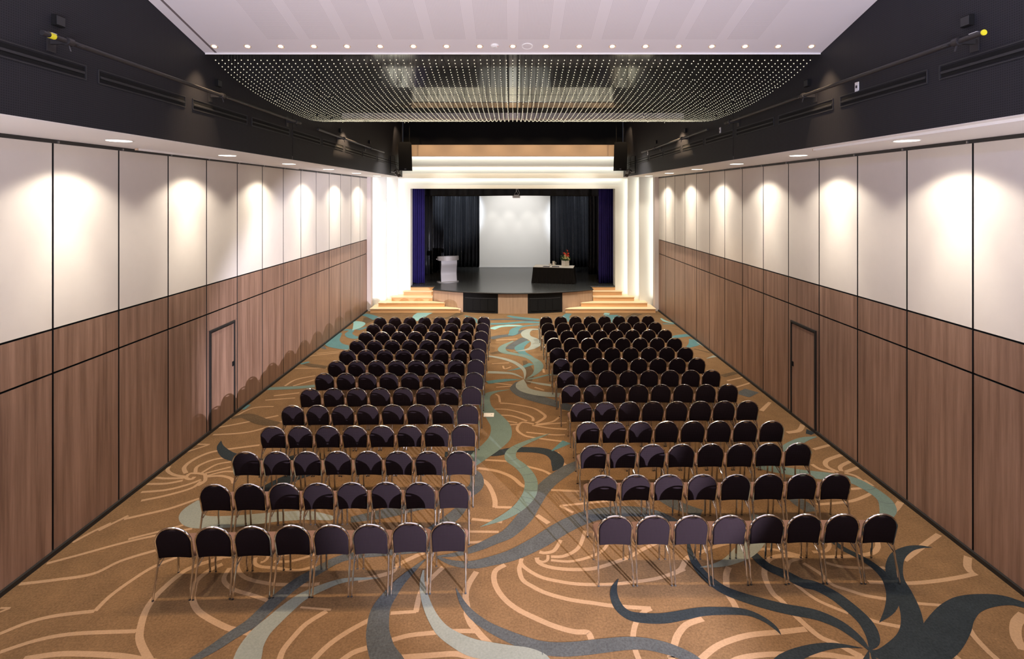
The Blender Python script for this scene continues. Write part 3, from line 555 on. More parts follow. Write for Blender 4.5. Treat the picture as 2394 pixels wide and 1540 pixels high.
# ------------------------------------------------------------------ stage
ZS = 0.875
AR, AC = 6.8, 28.72                                    # apron arc
def arc_pts(x0, x1, n, r=AR): return [(x, AC - math.sqrt(r * r - x * x)) for x in [x0 + (x1 - x0) * k / n for k in range(n + 1)]]
stage = tag(empty('stage', (0, 23.6, 0)), 'black raised stage with a curved wood and grille front', 'stage')
T0 = Matrix.Translation((0, -23.6, 0))
poly = arc_pts(-3.44, 3.44, 28, AR + 0.02) + [(3.44, 23.6), (4.64, 23.6), (4.64, 24.0), (5.6, 24.0), (5.6, 31.0), (-5.6, 31.0), (-5.6, 24.0), (-4.64, 24.0), (-4.64, 23.6), (-3.44, 23.6)]
fixn(MB().prism(poly, ZS - 0.05, ZS, T=T0).build('stage_deck', M['stagefl'], stage))
nose = MB()
ap = arc_pts(-3.45, 3.45, 28, AR + 0.03)
nose.tube([(x, y - 23.6, ZS - 0.028) for x, y in ap], 0.028, 6)
for sx in (-1, 1): nose.tube([(sx * 3.45, ap[0][1] - 23.6, ZS - 0.028), (sx * 3.45, 0, ZS - 0.028), (sx * 4.64, 0, ZS - 0.028)], 0.024, 6)
nose.build('stage_nosing', M['stageed'], stage)
def front_piece(x0, x1, z0, z1, name, mat, out=0.0, par=None, n=6):
    a = arc_pts(x0, x1, n, AR - 0.02 + out); c = arc_pts(x0, x1, n, AR - 0.10)
    return fixn(MB().prism(a + c[::-1], z0, z1, T=T0).build(name, mat, par or stage))
for x0, x1 in ((-3.42, -2.76), (-2.755, -2.09), (-0.615, 0.0), (0.005, 0.615), (2.08, 2.755), (2.76, 3.42)):
    front_piece(x0, x1, 0.0, ZS - 0.055, 'wood_facing', M['ply'])
for sx in (-1, 1):
    lo, hi = (0.62, 2.075) if sx > 0 else (-2.085, -0.62)
    gr = front_piece(lo, hi, 0.0, ZS - 0.055, 'grille_panel', M['black'], -0.005)
    q = (hi - lo - 0.22) / 4
    for k in range(4):
        front_piece(lo + 0.11 + q * k + 0.012, lo + 0.11 + q * (k + 1) - 0.012, 0.10, 0.58, 'grille_bay', M['spk'], 0.008, gr, 3)
    front_piece(lo + 0.08, hi - 0.08, 0.60, 0.625, 'grille_rail', M['darkv'], 0.008, gr)
    MB().box((sx * 3.44, -0.35, 0.41), (0.03, 0.62, 0.82)).build('stage_cheek', M['ply'], stage)
# steps on both sides
for sx in (-1, 1):
    st = tag(empty('stage_steps', (sx * 4.4, 22.1, 0)), 'oak steps rising to the stage beside the ' + ('lectern' if sx < 0 else 'flower table'), 'steps', 'flights of oak steps')
    spec = [(22.10, 2.17, 5.97, 0.175), (22.48, 2.87, 5.72, 0.35), (22.86, 3.46, 5.25, 0.525), (23.22, 3.46, 4.80, 0.70)]
    for k, (y, xa, xb, z) in enumerate(spec):
        yb = 23.6
        def arcx(v): return AC - math.sqrt(AR * AR - v * v)
        # inner corner runs against the curved stage front
        inner = [(sx * xa, y)]
        if xa < 3.4:
            for q in range(1, 7):
                v = xa + (3.46 - xa) * q / 6
                inner.append((sx * v, max(y, min(arcx(v), yb))))
            pl = [(sx * xb, y)] + [(sx * xa, y)] + inner[1:] + [(sx * 3.46, yb), (sx * xb, yb)]
        else:
            pl = [(sx * xb, y), (sx * xa, y), (sx * xa, yb), (sx * xb, yb)]
        Tt = Matrix.Translation((-sx * 4.4, -22.1, 0))
        def inset(p, d): return [(x - (sx * d if abs(abs(x) - xb) < 1e-6 else 0) + (sx * d if abs(abs(x) - xa) < 1e-6 and xa < 3.4 else 0), yy + (d if abs(yy - y) < 1e-6 else 0)) for x, yy in p]
        fixn(MB().prism(inset(pl, 0.02), z - 0.175 if k else 0, z - 0.03, T=Tt).build('riser', M['oak'], st))
        fixn(MB().prism(pl, z - 0.03, z, T=Tt).build('tread', M['tread'], st))
    fixn(MB().box((sx * 4.03 - sx * 4.4, 1.47, 0.76), (1.16, 0.02, 0.12)).build('riser', M['oak'], st))
# stage house: black box
hs = MB(); hs.box((0, 31.1, 3.4), (11.4, 0.1, 6.2)); 
for sx in (-1, 1): hs.box((sx * 5.65, 27.6, 3.4), (0.1, 7.2, 6.2))
hs.box((0, 27.6, 6.45), (11.4, 7.2, 0.1)); tag(hs.build('wall_stage', M['black']), kind='structure')
def curtain(name, mat, x0, y0, x1, y1, z0, z1, label, folds, amp=0.06, cat='curtain', group=None, seed=0, billow=0.0):
    rnd = random.Random(seed); n = folds * 8
    dx, dy = x1 - x0, y1 - y0; Ln = math.hypot(dx, dy); ux, uy = dx / Ln, dy / Ln
    ph = [rnd.uniform(-0.8, 0.8) for _ in range(folds + 2)]; am = [rnd.uniform(0.55, 1.25) for _ in range(folds + 2)]
    R = []
    nz = 10
    for j in range(nz + 1):
        f = j / nz; row = []
        for i in range(n + 1):
            s = i / n; k = min(int(s * folds), folds)
            a = amp * am[k] * (1.15 - 0.35 * f) * math.sin(2 * PI * s * folds + ph[k] * 0.6 * (1 - f))
            a += billow * math.sin(PI * s) * (1 - f) ** 3
            row.append((x0 + ux * Ln * s - uy * a - x0, y0 + uy * Ln * s + ux * a - y0, z0 + (z1 - z0) * f + (0.015 * math.sin(9 * s + seed) if j == 0 else 0)))
        R.append(row)
    o = MB().rings(R, cap=False, closed=False).build(name, mat, None, (x0, y0, 0))
    md = o.modifiers.new('thickness', 'SOLIDIFY'); md.thickness = 0.008
    return tag(o, label, cat, group)
zc = ZS + 0.02
curtain('stage_curtain', M['blue'], -4.60, 24.35, -4.03, 24.25, zc, 5.7, 'royal blue velvet house curtain gathered beside the lectern', 6, 0.05, seed=1)
curtain('stage_curtain', M['blue'], 3.93, 24.25, 4.60, 24.35, zc, 5.7, 'royal blue velvet house curtain gathered on the flower table side', 7, 0.05, seed=2)
curtain('stage_valance', M['valance'], -4.25, 24.75, 4.15, 24.75, 4.88, 5.7, 'black valance hanging across the top of the stage opening', 15, 0.04, 'valance', seed=3)
curtain('stage_curtain', M['curt'], -5.0, 27.2, -4.12, 27.25, zc, 5.9, 'black side curtain on the lectern side, nearest the blue curtain', 6, 0.06, seed=4)
curtain('stage_curtain', M['curt'], -4.75, 28.6, -3.75, 28.75, zc, 5.9, 'black side curtain on the lectern side, behind the lectern', 7, 0.06, seed=5)
curtain('stage_curtain', M['curt'], 3.86, 27.05, 5.0, 27.0, zc, 5.9, 'black side curtain on the flower table side, in front of the backdrop', 7, 0.05, seed=6)
curtain('stage_curtain', M['curt'], 4.02, 25.3, 5.0, 25.3, zc, 5.9, 'black side curtain edge just behind the blue curtain by the table', 6, 0.05, seed=7)
curtain('stage_backdrop', M['curt'], -4.6, 30.1, -1.80, 30.05, zc, 5.9, 'black backdrop curtain between the lectern and the screen', 13, 0.11, 'curtain', seed=8)
curtain('stage_backdrop', M['curt'], 2.02, 30.05, 4.7, 30.1, zc, 5.9, 'black backdrop curtain behind the flower table, beside the screen', 13, 0.10, 'curtain', seed=9)
sc = tag(empty('projection_screen', (0.11, 29.85, ZS)), 'tall white projection screen hanging at the back of the stage', 'screen')
MB().box((0, 0, 2.35), (3.98, 0.02, 4.6)).build('screen_sheet', M['screen'], sc)
MB().box((0, 0, 0.03), (4.02, 0.05, 0.05)).build('bottom_batten', M['label'], sc)
MB().box((0, 0, 4.72), (4.2, 0.16, 0.16)).build('screen_case', M['black'], sc)

# projector hanging under the header
pj = tag(empty('projector', (0.16, 24.35, 5.7)), 'white projector hanging on a pole above the stage front', 'projector')
MB().tube([(0, 0, 0), (0, 0, -0.64)], 0.022, 10).build('pole', M['steel'], pj)
MB().box((0, 0, -0.86), (0.34, 0.28, 0.11)).box((0, 0, -0.79), (0.22, 0.2, 0.04)).build('body', M['label'], pj)
MB().lathe([(0.0, 0), (0.045, 0), (0.045, 0.04), (0.03, 0.05)], 14, T=Matrix.Translation((0.06, 0.14, -0.86)) @ Matrix.Rotation(-PI / 2, 4, 'X')).build('lens', M['black'], pj)
br = MB()
for sx in (-1, 1): br.tube([(0, 0, -0.6), (sx * 0.08, 0, -0.72), (sx * 0.1, 0, -0.8)], 0.010, 6)
br.build('bracket', M['steel'], pj)
MB().tube(cr([(0.02, 0, -0.45), (0.1, 0, -0.58), (0.14, 0.02, -0.7), (0.09, 0.05, -0.8)], 5), 0.008, 6).build('cable', M['label'], pj)

# lectern
lc = tag(empty('lectern', (-3.02, 24.75, ZS), math.radians(20)), 'brushed silver lectern with a curved front and black desk top', 'lectern')
prof = cr([(-0.20, 0.04), (-0.17, 0.2), (-0.13, 0.42), (-0.16, 0.64), (-0.21, 0.85), (-0.20, 1.02)], 6)
R = [[(-0.37, y, z), (0.37, y, z), (0.37, y + 0.025, z), (-0.37, y + 0.025, z)] for y, z in prof]
fixn(MB().rings(R).build('front_panel', M['silver'], lc))
for sx in (-1, 1):
    R = [[(sx * 0.37, y + 0.02, z), (sx * 0.37, 0.16, z), (sx * 0.345, 0.16, z), (sx * 0.345, y + 0.02, z)] for y, z in prof]
    fixn(MB().rings(R).build('side_panel', M['desk'], lc))
def halfoval(rx, ry, back, n=18): return [(rx * math.cos(PI + PI * k / n), ry * math.sin(PI + PI * k / n)) for k in range(n + 1)] + [(rx, back), (-rx, back)]
fixn(MB().prism(halfoval(0.50, 0.36, 0.18), 0.0, 0.035).build('base_plate', M['silver'], lc))
tp = halfoval(0.50, 0.34, 0.10)
R = [[(x * 1.0, y, 1.02 + (0.02 if y > 0 else 0)) for x, y in tp], [(x * 1.0, y, 1.20 + 0.10 * (-y)) for x, y in tp]]
fixn(MB().rings(R, smooth=False).build('top_fascia', M['silver'], lc))
R = [[(x * 0.95, y * 0.95, 1.203 + 0.10 * (-y)) for x, y in tp], [(x * 0.94, y * 0.94, 1.222 + 0.10 * (-y)) for x, y in tp]]
fixn(MB().rings(R, smooth=False).build('desk_top', M['desk'], lc))
MB().tube(cr([(-0.1, -0.15, 1.23), (-0.1, -0.12, 1.28), (-0.06, -0.05, 1.31), (0.0, 0.0, 1.30)], 5), 0.008, 6).build('microphone', M['black'], lc)
MB().box((-0.47, 0.17, 1.06), (0.12, 0.14, 0.03)).build('side_shelf', M['silver'], lc)

# skirted table
tb = tag(empty('presentation_table', (1.92, 24.72, ZS), math.radians(-11)), 'trestle table with a white top and black pleated skirt on the stage', 'table')
MB().box((0, 0, 0.727), (1.84, 0.76, 0.03)).build('table_top', M['cloth'], tb)
per = []; hx, hy = 0.925, 0.385
for (xa, ya), (xb, yb) in zip([(-hx, -hy), (hx, -hy), (hx, hy), (-hx, hy)], [(hx, -hy), (hx, hy), (-hx, hy), (-hx, -hy)]):
    n = int(math.hypot(xb - xa, yb - ya) / 0.022)
    per += [(xa + (xb - xa) * k / n, ya + (yb - ya) * k / n) for k in range(n)]
R = []
for j in range(6):
    f = j / 5; row = []
    for i, (x, y) in enumerate(per):
        a = 0.004 + (0.028 * (1 - f) + 0.008) * (0.5 + 0.5 * math.sin(i * 2 * PI / 4.15)) + 0.055 * (1 - f) ** 1.3
        nx = (1 if x > hx - 0.02 else -1 if x < -hx + 0.02 else 0); ny = (1 if y > hy - 0.02 else -1 if y < -hy + 0.02 else 0)
        row.append((x + nx * a, y + ny * a, 0.012 + 0.70 * f))
    R.append(row)
fixn(MB().rings(R, cap=False).build('table_skirt', M['skirt'], tb))
for sx in (-1, 1):
    for sy in (-1, 1): MB().tube([(sx * 0.8, sy * 0.28, 0.0), (sx * 0.8, sy * 0.28, 0.715)], 0.014, 6).build('leg', M['steel'], tb)
TT = Matrix.Translation((1.92, 24.72, ZS + 0.742)) @ Matrix.Rotation(math.radians(-11), 4, 'Z')
def on_table(x, y): return tuple(TT @ Vector((x, y, 0)))
fl = tag(empty('flower_arrangement', on_table(0.52, 0.05), math.radians(35)), 'red and yellow lilies in a white cube vase on the skirted table', 'flowers')
vb = MB(); vb.box((0, 0, 0.135), (0.25, 0.25, 0.27)); vb.box((0, 0, 0.271), (0.21, 0.21, 0.004), 1)
vb.build('vase', [M['china'], M['leaf']], fl)
rl = random.Random(11)
def leafshape(p, d, ln, wd):
    d = Vector(d).normalized(); s = d.cross(Vector((0, 0, 1))); s = s.normalized() if s.length > 0.05 else Vector((1, 0, 0))
    nn = s.cross(d); b = MB(); vs = []; k = 6
    for i in range(k + 1):
        t = i / k; w_ = wd * math.sin(PI * min(1, t * 0.92 + 0.08)); c = Vector(p) + d * ln * t - Vector((0, 0, 1)) * ln * 0.35 * t * t
        vs += [c - s * w_ + nn * 0.01, c - nn * 0.006, c + s * w_ + nn * 0.01]
    b.add(vs, [(i * 3 + j, i * 3 + j + 1, i * 3 + j + 4, i * 3 + j + 3) for i in range(k) for j in range(2)], 0, True); return b
for k in range(20):
    a = 2 * PI * k / 20 + rl.uniform(-.2, .2); el = rl.uniform(0.2, 1.2)
    leafshape((0.05 * math.cos(a), 0.05 * math.sin(a), 0.26 + rl.uniform(0, .1)), (math.cos(a), math.sin(a), el), rl.uniform(0.18, 0.32), rl.uniform(.02, .04)).build('leaf', M['leaf'], fl)
def bloom(x, y, z, r, mat, name, tilt):
    st = MB().tube([(x * 0.15, y * 0.15, 0.26), (x * 0.7, y * 0.7, z * 0.75 + .06), (x, y, z)], 0.006, 5).build('stem', M['leaf'], fl)
    b = MB()
    for q in range(6):
        a = 2 * PI * q / 6
        pl = leafshape((0, 0, 0), (math.cos(a), math.sin(a), 0.55), r, r * 0.28)
        b.add(pl.v, pl.f, 0, True, Matrix.Translation((x, y, z)) @ Matrix.Rotation(tilt[0], 4, 'X') @ Matrix.Rotation(tilt[1], 4, 'Y'))
    b.build(name, mat, fl)
for x, y, z, r, m_, n_ in ((-.10, -.05, .58, .11, 'red', 'red_flower'), (-.04, -.12, .50, .09, 'red', 'red_flower'), (.12, -.04, .48, .11, 'red', 'red_flower'), (.09, -.09, .58, .08, 'red', 'red_flower'), (.13, .03, .70, .07, 'red', 'red_flower'),
                           (-.08, -.10, .38, .10, 'lemon', 'yellow_flower'), (.02, -.13, .40, .11, 'lemon', 'yellow_flower'), (-.14, .0, .36, .09, 'lemon', 'yellow_flower'), (.10, -.12, .33, .09, 'lemon', 'yellow_flower'), (.0, .02, .46, .09, 'lemon', 'yellow_flower')):
    bloom(x, y, z, r, M[m_], n_, (rl.uniform(.5, 1.1), rl.uniform(-.4, .4)))
MB().tube([(0.02, 0, 0.26), (0.03, 0.01, 0.55), (0.0, 0.02, 0.76)], [0.008, 0.006, 0.002], 5).build('grass_spike', M['leaf'], fl)
jg = tag(empty('water_jug', on_table(-0.03, 0.06)), 'white water jug standing near the middle of the skirted table', 'jug')
MB().lathe([(0.0, 0.0), (0.055, 0.0), (0.062, 0.08), (0.05, 0.16), (0.052, 0.21), (0.058, 0.215), (0.044, 0.21)], 18).build('jug_body', M['china'], jg)
MB().tube(cr([(0.05, 0, 0.18), (0.10, 0, 0.17), (0.10, 0, 0.09), (0.06, 0, 0.06)], 5), 0.008, 6).build('handle', M['china'], jg)
gl = MB().lathe([(0.0, 0.0), (0.028, 0.0), (0.036, 0.10), (0.034, 0.10), (0.026, 0.006)], 16).build('drinking_cup', M['china'], None, on_table(-0.16, 0.02))
tag(gl, 'small white cup beside the water jug on the table', 'cup')
gl2 = gl.copy(); COL.objects.link(gl2); gl2.location = on_table(-0.22, 0.10); gl2.data = gl.data; tag(gl2, 'small white cup further from the water jug, behind the other cup', 'cup')
pb = MB().box((0, 0, 0.006), (0.30, 0.22, 0.012)).build('folder', M['paper'], None, on_table(-0.32, -0.27), (0, 0, math.radians(-18))); tag(pb, 'dark folder lying at the front edge, lectern end of the table', 'folder')
pb2 = MB().box((0, 0, 0.006), (0.34, 0.22, 0.012)).build('folder', M['paper'], None, on_table(0.10, -0.26), (0, 0, math.radians(-6))); tag(pb2, 'dark folder lying in front of the water jug', 'folder')

# ------------------------------------------------------------------ speakers and stage spots by the proscenium
for sx in (-1, 1):
    sp = tag(empty('loudspeaker', (sx * 4.36, 21.6, 5.90), 0), 'tall black loudspeaker hung beside the warm-toned fascia, ' + sidename(sx), 'speaker', 'hung loudspeakers')
    lo = [(-0.27, -0.22), (0.27, -0.22), (0.19, 0.22), (-0.19, 0.22)]
    R = [[(x + sx * -0.035 * (z < 0.1), y, z) for x, y in lo] for z in (0.0, 1.10)]
    fixn(MB().rings(R, smooth=False).build('cabinet', M['black'], sp))
    MB().box((sx * -0.018, -0.228, 0.56), (0.50, 0.016, 1.04)).build('speaker_cloth', M['spk'], sp)
    MB().box((sx * -0.03, -0.24, 0.055), (0.07, 0.01, 0.022)).build('badge', M['steel'], sp)
    hk = MB().box((0, 0, 1.13), (0.44, 0.3, 0.05))
    for q in (-0.15, 0.15): hk.tube([(q, 0, 1.15), (q, 0, 2.2)], 0.008, 6)
    hk.build('hanging_frame', M['black'], sp)
    ss = tag(empty('stage_spotlight', (sx * 4.66, 20.2, 5.70), 0), 'small black stage spotlight on a bracket under the loudspeaker, ' + sidename(sx), 'spotlight', 'bracket spotlights')
    MB().box((0, 0, 0.36), (0.03, 0.05, 0.66)).build('mounting_bar', M['black'], ss)
    MB().tube([(-sx * 0.02, 0, 0.08), (-sx * 0.14, 0, 0.06), (-sx * 0.2, 0, 0.1)], 0.014, 6).build('yoke', M['steel'], ss)
    Tm = Matrix.Translation((-sx * 0.28, 0.0, 0.02)) @ Matrix.Rotation(-sx * 0.55, 4, 'Z') @ Matrix.Rotation(math.radians(-62), 4, 'X')
    MB().lathe([(0.0, -0.16), (0.07, -0.16), (0.085, -0.12), (0.09, 0.06), (0.115, 0.10), (0.115, 0.17), (0.09, 0.17)], 14, T=Tm).build('housing', M['spotl'], ss)
    MB().tube(cr([(-sx * 0.02, 0, 0.72), (-sx * 0.16, 0, 0.66), (-sx * 0.17, 0, 0.4), (-sx * 0.25, 0, 0.1)], 6), 0.006, 5).build('cable', M['black'], ss)

# ------------------------------------------------------------------ bulkhead fittings: slot vents, scaffold pipes, boxes, sockets, tracks
def vent_mesh():
    fr = MB(); ln, h = 1.55, 0.15
    for z in (-h / 2, h / 2): fr.box((0.006, 0, z), (0.012, ln + 0.05, 0.012))
    for y in (-ln / 2 - 0.02, ln / 2 + 0.02): fr.box((0.006, y, 0), (0.012, 0.012, h))
    a = fr.mesh('vent_frame', M['darkv'])
    b = MB().box((0.003, 0, 0.0), (0.006, ln, 0.11)).mesh('vent_recess', M['black'])
    c = MB().hexa([(0.004, -ln / 2, -0.012), (0.004, ln / 2, -0.012), (0.004, ln / 2, 0.012), (0.004, -ln / 2, 0.012)], [(0.016, -ln / 2, -0.02), (0.016, ln / 2, -0.02), (0.016, ln / 2, 0.004), (0.016, -ln / 2, 0.004)]).mesh('vent_slat', M['darkv'])
    return a, b, c
va, vb_, vc = vent_mesh()
for sx in (-1, 1):
    ys = [20.98 - 1.77 * k for k in range(10)]
    for k, y in enumerate(ys):
        v = empty('slot_vent', (sx * BW, y, 6.175), 0 if sx < 0 else PI)
        tag(v, 'long dark slot vent in the bulkhead, %s from the stage, %s' % (ORD[k], sidename(sx)), 'vent', 'slot vents in the bulkheads')
        for n_, me, dz in (('vent_frame', va, 0), ('vent_recess', vb_, 0), ('vent_slat', vc, 0.0)):
            o = bpy.data.objects.new(n_, me); COL.objects.link(o); o.parent = v; o.location = (0, 0, dz)
    for k, (y0, y1, clamps) in enumerate(((5.09, 11.3, (5.4, 8.25, 11.05)), (12.3, 18.6, (14.2, 16.9)))):
        pp = empty('scaffold_pipe', (sx * 4.52, (y0 + y1) / 2, 6.385)); yc = (y0 + y1) / 2
        tag(pp, 'grey scaffold pipe along the dark bulkhead, %s, %s' % ('end above the front panels' if k == 0 else 'length towards the stage', sidename(sx)), 'pipe', 'lighting pipes')
        MB().tube([(0, y0 - yc, 0), (0, y1 - yc, 0)], 0.026, 12).build('pipe', M['pipe'], pp)
        for cy in clamps:
            cl = MB(); c0 = cy - yc
            cl.tube([(0, c0 - 0.035, 0), (0, c0 + 0.035, 0)], 0.042, 10)
            cl.box((sx * 0.1, c0, 0.0), (0.17, 0.04, 0.05)); cl.box((sx * 0.18, c0, 0.0), (0.012, 0.10, 0.2))
            cl.tube([(0, c0, -0.03), (-sx * 0.02, c0, -0.10)], 0.009, 6); cl.tube([(-sx * 0.045, c0 + 0.06, -0.02), (-sx * 0.045, c0 + 0.13, -0.02)], 0.010, 6)
            cl.build('clamp', M['pipe'], pp)
        if k == 0 and sx < 0:
            MB().tube([(0, 5.17 - yc, 0), (0, 5.23 - yc, 0)], 0.0285, 12).build('yellow_tape', M['yellow'], pp)
            MB().box((-0.005, 5.22 - yc, 0.03), (0.03, 0.06, 0.004)).build('paper_tag', M['label'], pp)
        if k == 0 and sx > 0:
            MB().lathe([(0.018, 0), (0.028, 0), (0.028, 0.012), (0.018, 0.012)], 14, T=Matrix.Translation((0, y0 - yc - 0.006, 0)) @ Matrix.Rotation(-PI / 2, 4, 'X')).build('brass_end', M['yellow'], pp)
            MB().box((0.0, 5.2 - yc, 0.03), (0.03, 0.09, 0.004)).build('paper_tag', M['label'], pp)
    for k, y in enumerate((17.35, 14.4, 8.44, 5.47)):
        bx = empty('outlet_box', (sx * (BW - 0.002), y, 6.62)); tag(bx, 'small black outlet box above the scaffold pipe, %s from the stage, %s' % (ORD[k], sidename(sx)), 'outlet', 'outlet boxes on the bulkheads')
        MB().box((-sx * 0.022, 0, 0), (0.045, 0.12, 0.11)).build('box', M['black'], bx)
        MB().box((-sx * 0.047, 0, 0), (0.008, 0.10, 0.09)).build('cover', M['darkv'], bx)
for k, (y, z) in enumerate(((18.5, 6.35), (12.04, 6.33), (7.25, 6.315))):
    bx = empty('wall_socket', (BW - 0.001, y, z)); tag(bx, 'white switch plate on the dark bulkhead, %s from the stage' % ORD[k], 'switch', 'white switch plates')
    MB().box((-0.006, 0, 0), (0.012, 0.072, 0.125)).build('plate', M['label'], bx)
    MB().box((-0.014, 0, 0.0), (0.006, 0.03, 0.035)).build('rocker', M['darkv'], bx)
for nm, x, y0, y1, lb in (('curtain_track', -6.03, 8.5, 14.9, 'thin white curtain track on the soffit, lectern side'), ('curtain_track', 4.90, 1.0, 8.63, 'thin white curtain track on the soffit, flower table side')):
    t = empty(nm, (x, y0, soffit_z(y0))); tag(t, lb, 'track')
    d = soffit_z(y1) - soffit_z(y0)
    MB().hexa([(-0.02, 0, -0.03), (0.02, 0, -0.03), (0.02, y1 - y0, d - 0.03), (-0.02, y1 - y0, d - 0.03)], [(-0.02, 0, 0), (0.02, 0, 0), (0.02, y1 - y0, d), (-0.02, y1 - y0, d)]).build('rail', M['white'], t)
    MB().box((0, (y1 - y0) if x > 0 else 0, (d if x > 0 else 0) - 0.016), (0.044, 0.02, 0.034)).build('end_cap', M['tan'], t)

# ------------------------------------------------------------------ light fittings
ring_w = MB().lathe([(0.148, -0.002), (0.168, -0.004), (0.172, 0.0), (0.148, 0.0)], 28).mesh('trim_ring', M['white'])
lens_w = MB().lathe([(0.0, -0.006), (0.10, -0.005), (0.149, -0.003), (0.149, 0.0), (0.0, 0.0)], 28).mesh('lens', M['lens'])
for sx in (-1, 1):
    for k, y in enumerate(reversed(WASH_Y[1:])):
        f = empty('soffit_downlight', (sx * 5.42, y, soffit_z(y) - 0.001)); tag(f, 'round downlight in the white soffit, %s from the stage, %s' % (ORD[k], sidename(sx)), 'downlight', 'soffit downlights')
        for n_, me in (('trim_ring', ring_w), ('lens', lens_w)):
            o = bpy.data.objects.new(n_, me); COL.objects.link(o); o.parent = f
ring_s = MB().lathe([(0.032, -0.004), (0.052, -0.010), (0.056, 0.0), (0.032, 0.0)], 20).mesh('trim_ring', M['ring'])
lens_s = MB().lathe([(0.0, -0.012), (0.024, -0.010), (0.034, -0.003), (0.034, 0.0), (0.0, 0.0)], 18).mesh('lens', M['lensw'])
for i in range(19):
    x = 0.495 * (i - 9)
    f = empty('ceiling_downlight', (x, 7.915, panel_z(7.915) - 0.001)); f.rotation_euler = (-pa, 0, 0)
    lb = ('%s from the dark wall, %s' % (ORD[i], sidename(-1))) if i < 9 else ('%s from the dark wall, %s' % (ORD[18 - i], sidename(1))) if i > 9 else 'between the smoke detector and the ceiling speaker'
    tag(f, 'small amber downlight in the ceiling edge, ' + lb, 'downlight', 'downlights along the ceiling edge')
    for n_, me in (('trim_ring', ring_s), ('lens', lens_s)):
        o = bpy.data.objects.new(n_, me); COL.objects.link(o); o.parent = f
sd = empty('smoke_detector', (-0.27, 7.90, panel_z(7.90) - 0.001)); sd.rotation_euler = (-pa, 0, 0); tag(sd, 'white smoke detector among the ceiling downlights', 'detector')
MB().lathe([(0.0, -0.026), (0.035, -0.026), (0.05, -0.018), (0.06, -0.01), (0.062, 0.0), (0.0, 0.0)], 20).build('housing', M['white'], sd)
MB().lathe([(0.0, -0.031), (0.02, -0.030), (0.022, -0.025), (0.0, -0.025)], 12).build('sensor', M['label'], sd)
MB().box((0.045, -0.02, -0.022), (0.008, 0.008, 0.006)).build('indicator', M['red'], sd)
cs = empty('ceiling_speaker', (0.215, 7.91, panel_z(7.91) - 0.001)); cs.rotation_euler = (-pa, 0, 0); tag(cs, 'round white ceiling speaker among the downlights', 'speaker')
MB().lathe([(0.066, -0.004), (0.08, -0.008), (0.085, 0.0), (0.066, 0.0)], 24).build('rim', M['white'], cs)
MB().lathe([(0.0, -0.006), (0.067, -0.004), (0.067, 0.0), (0.0, 0.0)], 20).build('grille', M['ceil'], cs)

# ------------------------------------------------------------------ bead chandelier
ch = tag(empty('bead_chandelier', (0, 11.4, 8.0)), 'wide curtain of pale beads on wires hung under the dark ceiling', 'chandelier')
ZP = cr([(8.0, 2.19), (8.2, 2.13), (8.54, 2.03), (9.03, 1.935), (9.57, 1.865), (10.28, 1.81), (11.1, 1.775), (12.27, 1.79), (13.4, 1.93), (14.5, 2.14)], 10)
def bead_z(y):
    for a, b in zip(ZP[:-1], ZP[1:]):
        if a[0] <= y <= b[0]: return 4.8 + a[1] + (b[1] - a[1]) * (y - a[0]) / max(1e-6, b[0] - a[0])
    return 4.8 + ZP[-1][1]
pos = []
for r in range(69):
    y = 8.21 + 0.0905 * r
    for c in range(93):
        x = -4.60 + 0.1 * c
        if x > 4.65 or random.random() < 0.006: continue
        z = bead_z(y) + (random.uniform(-0.05, 0.05) if random.random() < 0.01 else random.uniform(-0.004, 0.004))
        pos.append((x + random.uniform(-.003, .003), y + random.uniform(-.003, .003), z))
bmi = bmesh.new(); bmesh.ops.create_icosphere(bmi, subdivisions=2, radius=0.0088); bme = bpy.data.meshes.new('bead'); bmi.to_mesh(bme); bmi.free()
bme.materials.append(M['bead']); bme.polygons.foreach_set('use_smooth', [True] * len(bme.polygons))
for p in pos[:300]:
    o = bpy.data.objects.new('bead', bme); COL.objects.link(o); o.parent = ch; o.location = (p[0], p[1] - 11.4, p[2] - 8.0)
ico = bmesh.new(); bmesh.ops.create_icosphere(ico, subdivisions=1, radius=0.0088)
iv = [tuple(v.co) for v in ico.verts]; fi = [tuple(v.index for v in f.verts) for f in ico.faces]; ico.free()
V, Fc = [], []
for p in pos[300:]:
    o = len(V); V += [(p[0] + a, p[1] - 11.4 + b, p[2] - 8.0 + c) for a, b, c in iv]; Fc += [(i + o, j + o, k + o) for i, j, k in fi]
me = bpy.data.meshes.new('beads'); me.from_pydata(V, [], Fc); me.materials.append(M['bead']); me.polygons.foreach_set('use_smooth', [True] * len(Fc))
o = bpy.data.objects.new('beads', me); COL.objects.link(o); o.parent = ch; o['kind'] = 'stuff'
V, Fc = [], []
for p in pos:
    o = len(V); zt = ceil_z(p[1]) - 8.0 - 0.01
    for z in (p[2] - 8.0, zt):
        for k in range(3):
            a = 2 * PI * k / 3; V.append((p[0] + 0.0011 * math.cos(a), p[1] - 11.4 + 0.0011 * math.sin(a), z))
    Fc += [(o + k, o + (k + 1) % 3, o + 3 + (k + 1) % 3, o + 3 + k) for k in range(3)]
me = bpy.data.meshes.new('wires'); me.from_pydata(V, [], Fc); me.materials.append(M['wire'])
o = bpy.data.objects.new('wires', me); COL.objects.link(o); o.parent = ch; o['kind'] = 'stuff'

# ------------------------------------------------------------------ floor outlet in the aisle
fo = tag(empty('floor_outlet', (-0.53, 11.7, 0.006)), 'pale metal floor outlet plate in the carpet of the aisle', 'outlet')
MB().box((0, 0, 0.004), (0.225, 0.20, 0.008)).build('frame', M['china'], fo)
MB().box((-0.01, 0, 0.009), (0.18, 0.155, 0.006)).build('lid', M['china'], fo)
MB().box((0.06, 0.0, 0.0125), (0.03, 0.02, 0.003)).build('latch', M['steel'], fo)

